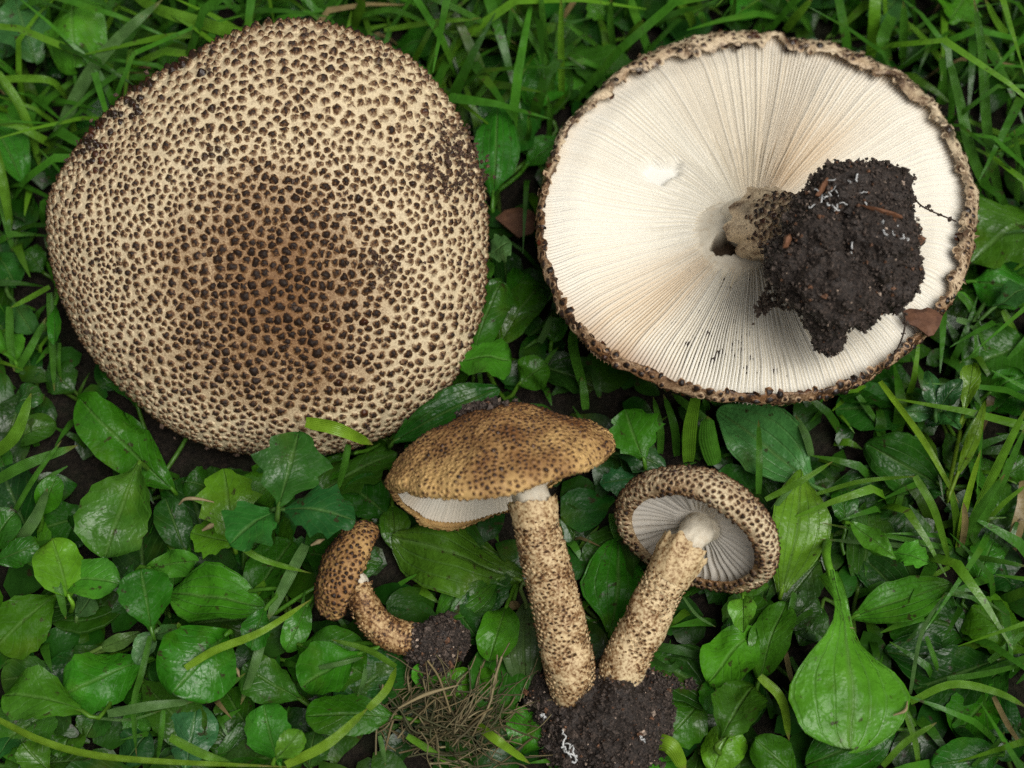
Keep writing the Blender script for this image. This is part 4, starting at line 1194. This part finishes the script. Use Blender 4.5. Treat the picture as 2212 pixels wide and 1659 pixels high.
# --- grass: tufts of blades. blade: quadrant, points, width, heights (mm) first..last, tone
GT = [
 ('long slanting grass blades crossing beside the wet dark margin of the scaly cap', [
   (1,[(190,735),(350,380),(500,180),(705,-5)],62,(6,26,38,44),'g'), (1,[(300,520),(430,340),(560,160),(650,60)],50,(5,16,24,28),'m'), (1,[(1040,150),(860,95),(700,45),(560,-20)],62,(46,44,40,30),'y'), (1,[(790,215),(860,180),(960,150)],34,(16,22,26),'m'), (1,[(445,-10),(440,120),(470,230)],22,(24,18,6),'m')]),
 ('bent green grass stalks over flat leaves beside the scaly cap', [
   (1,[(-10,315),(80,450),(140,600),(175,740)],44,(30,24,14,5),'y'), (1,[(-10,345),(120,340),(230,355),(300,440)],36,(26,28,26,12),'y'), (1,[(-20,640),(20,820),(50,1010)],50,(26,20,6),'y'), (1,[(-10,800),(20,920),(60,1100)],40,(16,12,4),'m'), (1,[(310,530),(320,600),(330,660)],36,(18,12,4),'y')]),
 ('folded thin grass blade forming a V beside the scaly cap', [
   (1,[(215,1238),(130,1285),(45,1330)],26,(26,24,22),'y'), (1,[(42,1325),(45,1480),(62,1605)],40,(22,14,8),'m'), (1,[(65,1605),(120,1520),(200,1370)],40,(8,14,18),'m'), (1,[(215,1265),(225,1450),(235,1690)],36,(22,18,8),'m'), (1,[(255,1480),(250,1560),(262,1640)],24,(14,12,6),'m')]),
 ('broad grass blades among crowded small leaves near the heart-shaped pair', [
   (3,[(-20,300),(70,215),(135,40)],60,(14,24,30),'y'), (3,[(-20,420),(120,345),(335,265)],52,(20,24,20),'m'), (3,[(45,580),(150,400),(265,245)],26,(10,22,26),'m'), (3,[(85,675),(150,580),(205,450)],58,(22,26,20),'g'), (3,[(230,785),(258,900),(285,1015)],40,(30,27,22),'m')]),
 ('pale flat grass blades crossing behind the wide rounded leaf', [
   (3,[(1320,695),(1240,850),(1150,1030)],54,(24,25,26),'g'), (3,[(1150,1010),(1110,1180),(1040,1385)],46,(20,22,12),'g'), (3,[(465,1425),(640,1392),(850,1368)],46,(22,24,20),'g'), (3,[(840,1375),(920,1350),(1060,1250)],34,(20,21,18),'m'), (3,[(430,1445),(560,1450),(700,1410)],14,(16,18,16),'g'), (3,[(1580,1230),(1570,1290),(1545,1350)],24,(24,22,18),'g')]),
 ('thick yellow-green stalk lying across the wide rounded leaf', [
   (3,[(800,1228),(930,1150),(1130,1070),(1345,930)],38,(31,33,34,28),'Y'), (3,[(975,575),(1030,680),(1130,755),(1345,818)],34,(38,36,32,26),'y')]),
 ('thin upright stalks rising between the shiny toothed leaves and the widest rounded leaf', [
   (3,[(650,1090),(615,1240),(578,1390),(590,1610)],30,(30,30,24,14),'m'), (3,[(705,1410),(695,1520),(678,1630)],26,(26,22,12),'m'), (3,[(775,1100),(778,1060),(770,1030)],30,(18,22,24),'y')]),
 ('long pale stem curving over dull leaves towards the jointed grass stalk', [
   (3,[(-20,1445),(160,1535),(380,1600),(700,1632),(1250,1655)],34,(24,27,28,28,26),'Y'), (3,[(735,1525),(860,1590),(1020,1650)],46,(30,28,24),'y')]),
 ('bright jointed grass stalk rising towards the tiny mushroom clod', [
   (3,[(1235,1645),(1420,1550),(1590,1400)],48,(26,30,30),'Y'), (3,[(1590,1405),(1670,1320),(1712,1225)],38,(30,30,26),'Y'), (3,[(1710,1222),(1590,1150),(1435,1105)],30,(26,25,24),'y'), (3,[(1380,1225),(1480,1205),(1570,1180)],24,(24,26,24),'g')]),
 ('short bright cut grass blade lying on the edge of the scaly cap', [
   (3,[(1322,165),(1460,195),(1612,262)],62,(33,34,26),'Y'), (3,[(1505,262),(1485,360),(1455,470)],34,(24,20,12),'m')]),
 ('upright grass blades in front of the upturned cap', [
   (4,[(762,335),(770,180),(806,5)],66,(10,30,48),'y'), (4,[(640,300),(640,190),(610,55)],34,(8,18,20),'m'), (4,[(712,310),(700,180),(655,45)],38,(8,20,22),'m'), (4,[(850,170),(780,110),(690,40)],44,(18,20,18),'m'), (4,[(1295,310),(1270,220),(1225,135)],38,(16,22,20),'g'), (4,[(1065,475),(1068,320),(1065,155)],32,(14,22,22),'m'), (4,[(880,350),(850,240),(845,140)],90,(8,18,26),'m'), (4,[(318,110),(312,40),(300,-30)],40,(10,14,16),'m')]),
 ('thin bright grass blade standing at the rim of the upturned cap near the tan hat', [
   (2,[(310,1680),(262,1480),(298,1355)],46,(10,30,50),'m'), (2,[(350,1600),(370,1680),(380,1720)],30,(14,12,10),'d')]),
 ('bent grass stalks arching from under the upturned cap', [
   (4,[(1590,-10),(1780,250),(1930,515)],30,(26,30,24),'Y'), (4,[(1315,475),(1510,420),(1745,398)],22,(22,28,32),'y'), (4,[(1740,398),(1825,550),(1895,790)],38,(32,26,10),'y'), (4,[(1095,500),(1240,425),(1385,335)],30,(22,26,28),'y'), (4,[(1125,545),(1180,480),(1245,405)],26,(18,22,24),'g'), (4,[(1495,50),(1540,110),(1600,200)],30,(14,12,8),'m')]),
 ('fan of bright grass blades springing from one point beyond the small mushroom', [
   (4,[(1925,720),(1960,520),(2025,285)],34,(4,24,40),'Y'), (4,[(1935,720),(2010,560),(2130,390)],44,(4,24,36),'m'), (4,[(1940,715),(2080,400),(2230,90)],46,(4,28,46),'y'), (4,[(1950,720),(2090,480),(2230,160)],40,(4,24,40),'m'), (4,[(1920,700),(1915,560),(1890,440)],36,(4,20,28),'y'), (4,[(1900,720),(1840,700),(1340,600)],28,(6,14,20),'m'), (4,[(1900,730),(1700,700),(1330,670)],26,(6,12,16),'g'), (4,[(1945,740),(2080,760),(2230,790)],26,(6,14,18),'m'), (4,[(1940,700),(1955,600),(1950,510)],34,(6,22,30),'s'), (4,[(2030,620),(2120,520),(2230,430)],24,(8,18,22),'y'), (4,[(1890,790),(1810,830),(1790,830)],24,(6,8,8),'y')]),
 ('low green stalks crossing beside the largest spoon-shaped leaf', [
   (4,[(1720,1375),(1900,1298),(2090,1330),(2230,1400)],38,(18,22,22,18),'y'), (4,[(1880,1275),(2050,1250),(2230,1205)],30,(18,20,20),'m'), (4,[(1720,1340),(1770,1080),(1870,905)],20,(14,24,28),'g'), (4,[(1870,905),(2000,910),(2140,1000)],14,(28,26,18),'g'), (4,[(1790,1090),(1830,1200),(1840,1240)],24,(20,16,12),'m'), (4,[(2080,1350),(2140,1470),(2200,1560)],26,(16,12,8),'s'), (4,[(1600,1650),(1700,1545),(1835,1462)],34,(22,26,28),'y'), (4,[(1700,1420),(1740,1540),(1760,1680)],30,(16,14,10),'y'), (4,[(1990,1650),(2080,1570),(2130,1500)],24,(14,18,20),'m'), (4,[(2060,1200),(2230,1060)],34,(14,18),'m')]),
 ('short curved bright blades between the puckered leaves', [
   (4,[(1070,1262),(1165,1365),(1197,1540)],44,(30,28,18),'Y'), (4,[(1220,900),(1200,1000),(1190,1070)],30,(16,14,8),'m'), (4,[(600,1540),(690,1570),(750,1680)],80,(16,20,12),'Y'), (4,[(1200,1180),(1240,1250),(1270,1310)],26,(12,12,8),'m'), (4,[(1300,980),(1250,1010),(1160,1090)],30,(12,14,10),'m'), (4,[(1180,1150),(1200,1250),(1215,1300)],26,(14,12,8),'s')]),
 ('grass blades lying between the straw heap and the shared soil clod', [
   (3,[(2060,1470),(2150,1540),(2290,1640)],44,(16,22,14),'Y'), (3,[(1760,1520),(1840,1570),(1960,1650)],34,(20,20,14),'y'), (3,[(1640,1520),(1655,1590),(1665,1650)],24,(20,16,10),'g')]),
 ('dark broad grass blades behind the stems of the two longer mushrooms', [
   (4,[(600,1130),(720,1150),(840,1185)],44,(10,12,10),'d'), (4,[(590,1180),(680,1230),(740,1180)],36,(8,10,8),'d'), (4,[(440,560),(450,620),(470,700)],60,(12,12,8),'m'), (4,[(740,920),(800,1000),(880,1050)],14,(16,16,14),'g')]),
 ('tall thin grass blades standing behind the gap between the large caps', [
   (2,[(182,480),(140,260),(-10,25)],34,(4,26,40),'m'), (2,[(216,470),(212,240),(212,-20)],32,(4,30,52),'y'), (2,[(125,-10),(140,150),(160,300)],30,(44,30,10),'m'), (2,[(480,220),(520,150),(568,85)],44,(10,22,30),'y'), (2,[(440,220),(425,100),(430,-10)],30,(6,22,34),'m'), (2,[(370,200),(300,150),(220,90)],24,(8,18,24),'m'), (2,[(0,170),(60,120),(200,100)],20,(12,20,22),'m'), (2,[(160,600),(165,500),(155,420)],26,(6,16,24),'m'), (2,[(500,110),(495,60),(500,-10)],22,(8,18,26),'m')]),
 ('thin grass blades behind the ragged folded rim of the upturned cap', [
   (2,[(780,110),(760,60),(705,-10)],42,(14,22,30),'y'), (2,[(945,115),(955,50),(965,-10)],28,(14,24,32),'m'), (2,[(1178,135),(1230,70),(1300,-10)],40,(16,26,36),'y'), (2,[(1290,130),(1240,60),(1180,-10)],30,(10,18,26),'m'), (2,[(1390,150),(1410,90),(1430,60)],34,(14,22,26),'m'), (2,[(840,110),(820,70),(800,60)],34,(14,20,22),'m'), (2,[(1290,110),(1150,40),(1050,-10)],24,(8,16,22),'d'), (2,[(620,110),(700,60),(820,70)],20,(10,18,18),'m')]),
 ('tall grass blades beside the upturned cap on the soil clod side', [
   (2,[(1685,245),(1690,130),(1690,5)],44,(12,30,46),'m'), (2,[(1870,280),(1790,180),(1700,85)],30,(10,20,28),'y'), (2,[(2110,890),(2050,560),(2030,240),(1995,-10)],48,(4,26,42,54),'m'), (2,[(2090,880),(1990,680),(1930,420),(1870,190)],50,(4,22,32,38),'m'), (2,[(2230,620),(2080,565),(1900,490)],26,(16,22,26),'y'), (2,[(1640,70),(1600,180),(1640,260)],60,(22,24,10),'m'), (2,[(1850,450),(1870,330),(1850,240)],60,(6,18,26),'m'), (2,[(2230,230),(2110,120),(2040,-10)],36,(16,28,40),'y'), (2,[(2230,370),(2160,310),(2090,250)],28,(12,20,26),'m'), (2,[(2050,620),(2140,595),(2240,610)],70,(12,18,16),'m'), (2,[(1970,500),(2010,640),(2060,800)],40,(20,18,6),'d'), (2,[(2180,900),(2190,700),(2170,560)],30,(4,22,34),'m')]),
 ('fine grass blades behind the scaly cap', [
   (1,[(1660,130),(1860,98),(2080,78)],28,(24,30,34),'y'), (1,[(1560,70),(1700,45),(1860,110)],28,(26,32,24),'m'), (1,[(1865,-10),(2040,70),(2230,190)],30,(42,34,20),'m'), (1,[(1505,145),(1540,70),(1575,-10)],52,(14,26,36),'y'), (1,[(1470,130),(1490,70),(1500,10)],26,(10,18,24),'m'), (1,[(1980,190),(2030,110),(2070,-10)],24,(8,20,32),'m'), (1,[(1830,60),(1960,160),(2090,220)],20,(24,20,12),'m'), (1,[(1290,40),(1360,10),(1430,-10)],26,(14,20,22),'m'), (1,[(2150,300),(2060,420),(1990,480)],30,(24,18,6),'m')]),
 ('small green shoots beside the dead leaf between the two large caps', [
   (2,[(60,620),(75,560),(70,500)],26,(8,18,24),'m'), (2,[(160,1180),(190,1260),(250,1340)],24,(20,16,10),'m'), (2,[(120,1480),(150,1420),(170,1360)],34,(10,16,20),'g'), (2,[(100,1659),(150,1560),(200,1500)],22,(10,16,18),'m')]),
 ('thin green stems trailing under the upturned cap beside the brown leaf scrap', [
   (2,[(1930,1270),(1985,1340),(2060,1550)],30,(20,18,10),'m'), (2,[(2000,1420),(2000,1520),(1930,1570)],18,(18,16,12),'m'), (2,[(1920,1380),(1980,1400),(2010,1440)],30,(20,18,14),'g'), (2,[(2120,1340),(2160,1420),(2190,1480)],34,(18,14,8),'y')]),
]
GTONE = {'m': (.045, .160, .012), 'g': (.080, .180, .048), 'y': (.085, .215, .012), 'Y': (.150, .290, .015), 'd': (.020, .075, .010), 's': (.26, .20, .09)}
def blade_geo(P, W, n=14, taper=.55, fold=.25, flip=1):
    C = catmull(P, n)
    T, a, b = frames(C)
    tt = np.linspace(0, 1, n)
    wv = W * .5 * np.interp(tt, [0, .12, .5, .85, 1], [.75, .95, 1, taper + .15, .06 if taper < .6 else .8])
    V, U = [], []
    for i in range(n):
        for k, v in enumerate((-1, -.5, 0, .5, 1)):
            V.append(C[i] + a[i] * v * wv[i] + b[i] * (abs(v) ** 1.3) * wv[i] * fold * flip); U.append((tt[i], .5 + v / 2))
    V = np.array(V); V[:, 2] = np.maximum(V[:, 2], .0008)
    return V, np.array(U)
BF = grid_faces(14, 5)
for label, blades in GT:
    Q0, P0 = blades[0][0], blades[0][1][0]
    base = at(*q(Q0, *P0), 0)
    tf = thing('grass_tuft', tuple(base), label, 'grass')
    for (Q_, pts_, wpx, zs, tn) in blades:
        zs_ = np.interp(np.linspace(0, 1, len(pts_)), np.linspace(0, 1, len(zs)), zs) * .001
        P = [at(*q(Q_, x, y), z) for (x, y), z in zip(pts_, zs_)]
        W = psz(wpx * .5, P[0])
        V, U = blade_geo(P, W * .92, fold=.15 + .35 * prs.rand(), flip=1 if prs.rand() < .6 else -1)
        c = np.array(GTONE[tn]) * (.85 + .3 * prs.rand())
        mk('blade', V, BF, M['grass'], tf, origin=P[0], uvs=U, tint=tuple(c))

# --- low turf between the plants: too many small blades and leaves to count
tb = Bag(); trs = np.random.RandomState(55)
LFs = grid_faces(7, 3)[:, ::-1]
def mini_leaf(B, T, W, kind):
    V = []
    d = unit(T - B); lat = unit(np.cross((0, 0, 1), d)); L = np.linalg.norm(T - B); tp, wp = PROF[kind]
    rl = (trs.rand() - .5) * .8
    for i in range(7):
        t_ = i / 6; hw = max(.03, np.interp(t_, tp, wp)) * W / 2
        for v in (-1, 0, 1):
            V.append(B + d * L * t_ + lat * v * hw + np.array([0, 0, .12 * L * math.sin(3 * t_) + abs(v) * hw * .2 + v * hw * rl * .5]))
    V = np.array(V); V[:, 2] = np.maximum(V[:, 2], .001); return V
XR, YR = (-.34, .34), (-.26, .36)
for _ in range(2700):
    x, y = trs.uniform(*XR), trs.uniform(*YR)
    if room(x, y) < .016: continue
    a_ = trs.rand() * 6.28; L_ = .007 + .016 * trs.rand()
    B = np.array([x, y, .001 + .003 * trs.rand()]); T = B + np.array([math.cos(a_) * L_, math.sin(a_) * L_, .005 * (trs.rand() - .3)])
    tb.add(mini_leaf(B, T, L_ * (.45 + .35 * trs.rand()), 's' if trs.rand() < .6 else 'r'), LFs, (*(np.array(tone('d')) * .8), 1))  # extra dark green: shade of the gaps put into the leaf colour
BFs = grid_faces(5, 2)
for _ in range(4600):
    x, y = trs.uniform(*XR), trs.uniform(*YR)
    far = max(sstep(.03, .12, y), .8 * sstep(.09, .15, x))
    if trs.rand() > .45 + .40 * far: continue
    fr_ = room(x, y)
    L_ = (.014 + .022 * trs.rand()) * (1 + 1.1 * far)
    if fr_ < .03: continue
    lng = far > .5 and trs.rand() < .30
    if lng: L_ *= 1.7
    inframe_mid = abs(x) < .19 and -.15 < y < .09
    if inframe_mid: L_ *= .6
    a_ = trs.rand() * 6.28; k = .3 + .8 * trs.rand()
    B = np.array([x, y, .0005]); d1 = np.array([math.cos(a_) * k, math.sin(a_) * k, 1.0]); d2 = np.array([math.cos(a_), math.sin(a_), .3 - .8 * trs.rand()])
    P = catmull([B, B + unit(d1) * L_ * .5, B + unit(d1) * L_ * .5 + unit(d2) * L_ * .5], 5)
    if any(room(p[0], p[1]) < p[2] + .004 for p in P): continue
    wv = (.0006 + .0012 * trs.rand()) * (1 + .4 * far) * np.array([.8, 1, .9, .6, .1])
    la = unit(np.cross(P[-1] - P[0], (0, 0, 1)) + 1e-6)
    V = np.stack([P - la * wv[:, None], P + la * wv[:, None]], 1).reshape(-1, 3); V[:, 2] = np.maximum(V[:, 2], .0006)
    c = np.array(GTONE['m' if trs.rand() < .7 else ('y' if lng or trs.rand() < .85 else 's')]) * ((.8 + .4 * trs.rand()) if lng else (.35 + .6 * trs.rand()))  # short blades darkened too, painting in the shade between plants
    tb.add(V, BFs, (*c, 1))
tag(tb.build('turf', M['turf'], None, kind='stuff', origin=(0, 0, 0)), 'short green turf and small weeds covering the soil, with shade painted into the green', 'grass')

# --- dry straw heap and bits
sb = Bag(); srs = np.random.RandomState(66)
for _ in range(260):
    x = 960 + srs.randn() * 75; y = 1570 + srs.randn() * 45
    if not (800 < x < 1150): continue
    z = .010 + .012 * srs.rand() * math.exp(-((x - 970) / 100) ** 2)
    a_ = srs.randn() * .7 + (.3 if srs.rand() < .7 else 1.6); L_ = .006 + .018 * srs.rand()
    p = at(x, y, z); d = np.array([math.cos(a_), math.sin(a_), .25 * srs.randn()])
    P = squig(p, d, 3, L_, srs, k=.28); P[:, 2] = np.maximum(P[:, 2], .003)
    V, F = tube(P, .00016 + .00030 * srs.rand() ** 2, 4)
    c = np.array([(.22, .17, .08), (.12, .10, .045), (.07, .075, .03), (.30, .25, .13)][srs.randint(4)]) * (.6 + .6 * srs.rand())
    sb.add(V, F, (*c, 1))
tag(sb.build('straw_heap', M['straw'], None, kind='stuff'), 'tangled heap of dry straw and moss beside the soil clod', 'straw')
def straw(pts_, wd, label, col=(.34, .27, .14)):
    b_ = Bag(); P = catmull([at(x, y, z * .001) for x, y, z in pts_], 12)
    V, F = tube(P, np.interp(np.linspace(0, 1, 12), [0, .5, 1], [.4, 1, .3]) * wd, 6); b_.add(V, F, (*col, 1))
    tag(b_.build('straw', M['straw'], None), label, 'straw')
straw([(860,1530,24),(920,1500,27),(990,1480,27)], .0007, 'pale curved straw across the clover leaflets')
straw([(387,1090,30),(400,1078,33),(430,1078,33),(462,1085,30)], .0007, 'bent dry straw over the pale lobed leaf')
straw([(437,1146,23),(455,1136,24),(475,1127,23)], .0010, 'thin dry sliver lying on the pale yellow-green lobed leaf')
straw([(672,1178,37),(688,1170,38),(700,1165,36)], .0009, 'dry sliver on a tip of the bluish three-part buttercup leaf')
straw([(508,1440,25),(513,1450,26),(517,1462,25)], .0007, 'tiny straw crumb on the widest rounded leaf')
straw([(1800,1358,33),(1820,1354,34),(1845,1357,33)], .0004, 'thin pale fibre across the broad leaf stalk')
straw([(1290,957,76),(1310,962,77),(1330,955,77)], .0004, 'thin black twig on the tan hat', (.03, .02, .015)) if False else None
straw([(1930,1545,32),(1955,1535,33),(1960,1515,32)], .0006, 'curled straw at the edge of the largest leaf')
tag(flat_piece('dead_leaf', [(1070,470),(1090,455),(1120,448),(1150,455),(1165,480),(1150,505),(1120,512),(1095,492)], .010, M['deadleaf']), 'brown dead leaf between the two large caps', 'leaf')
tag(flat_piece('dead_leaf', [(255,190),(285,150),(320,140),(345,165),(335,190),(290,215),(262,215)], .008, M['deadleaf']), 'brown dead leaf in the shade beside the long slanting grass blade', 'leaf')
tag(flat_piece('leaf_scrap', [(1798,1384),(1808,1378),(1822,1379),(1818,1385),(1805,1388)], .033, M['deadleaf'], thick=.0004), 'tiny dark scrap on the largest spoon-shaped leaf', 'leaf')
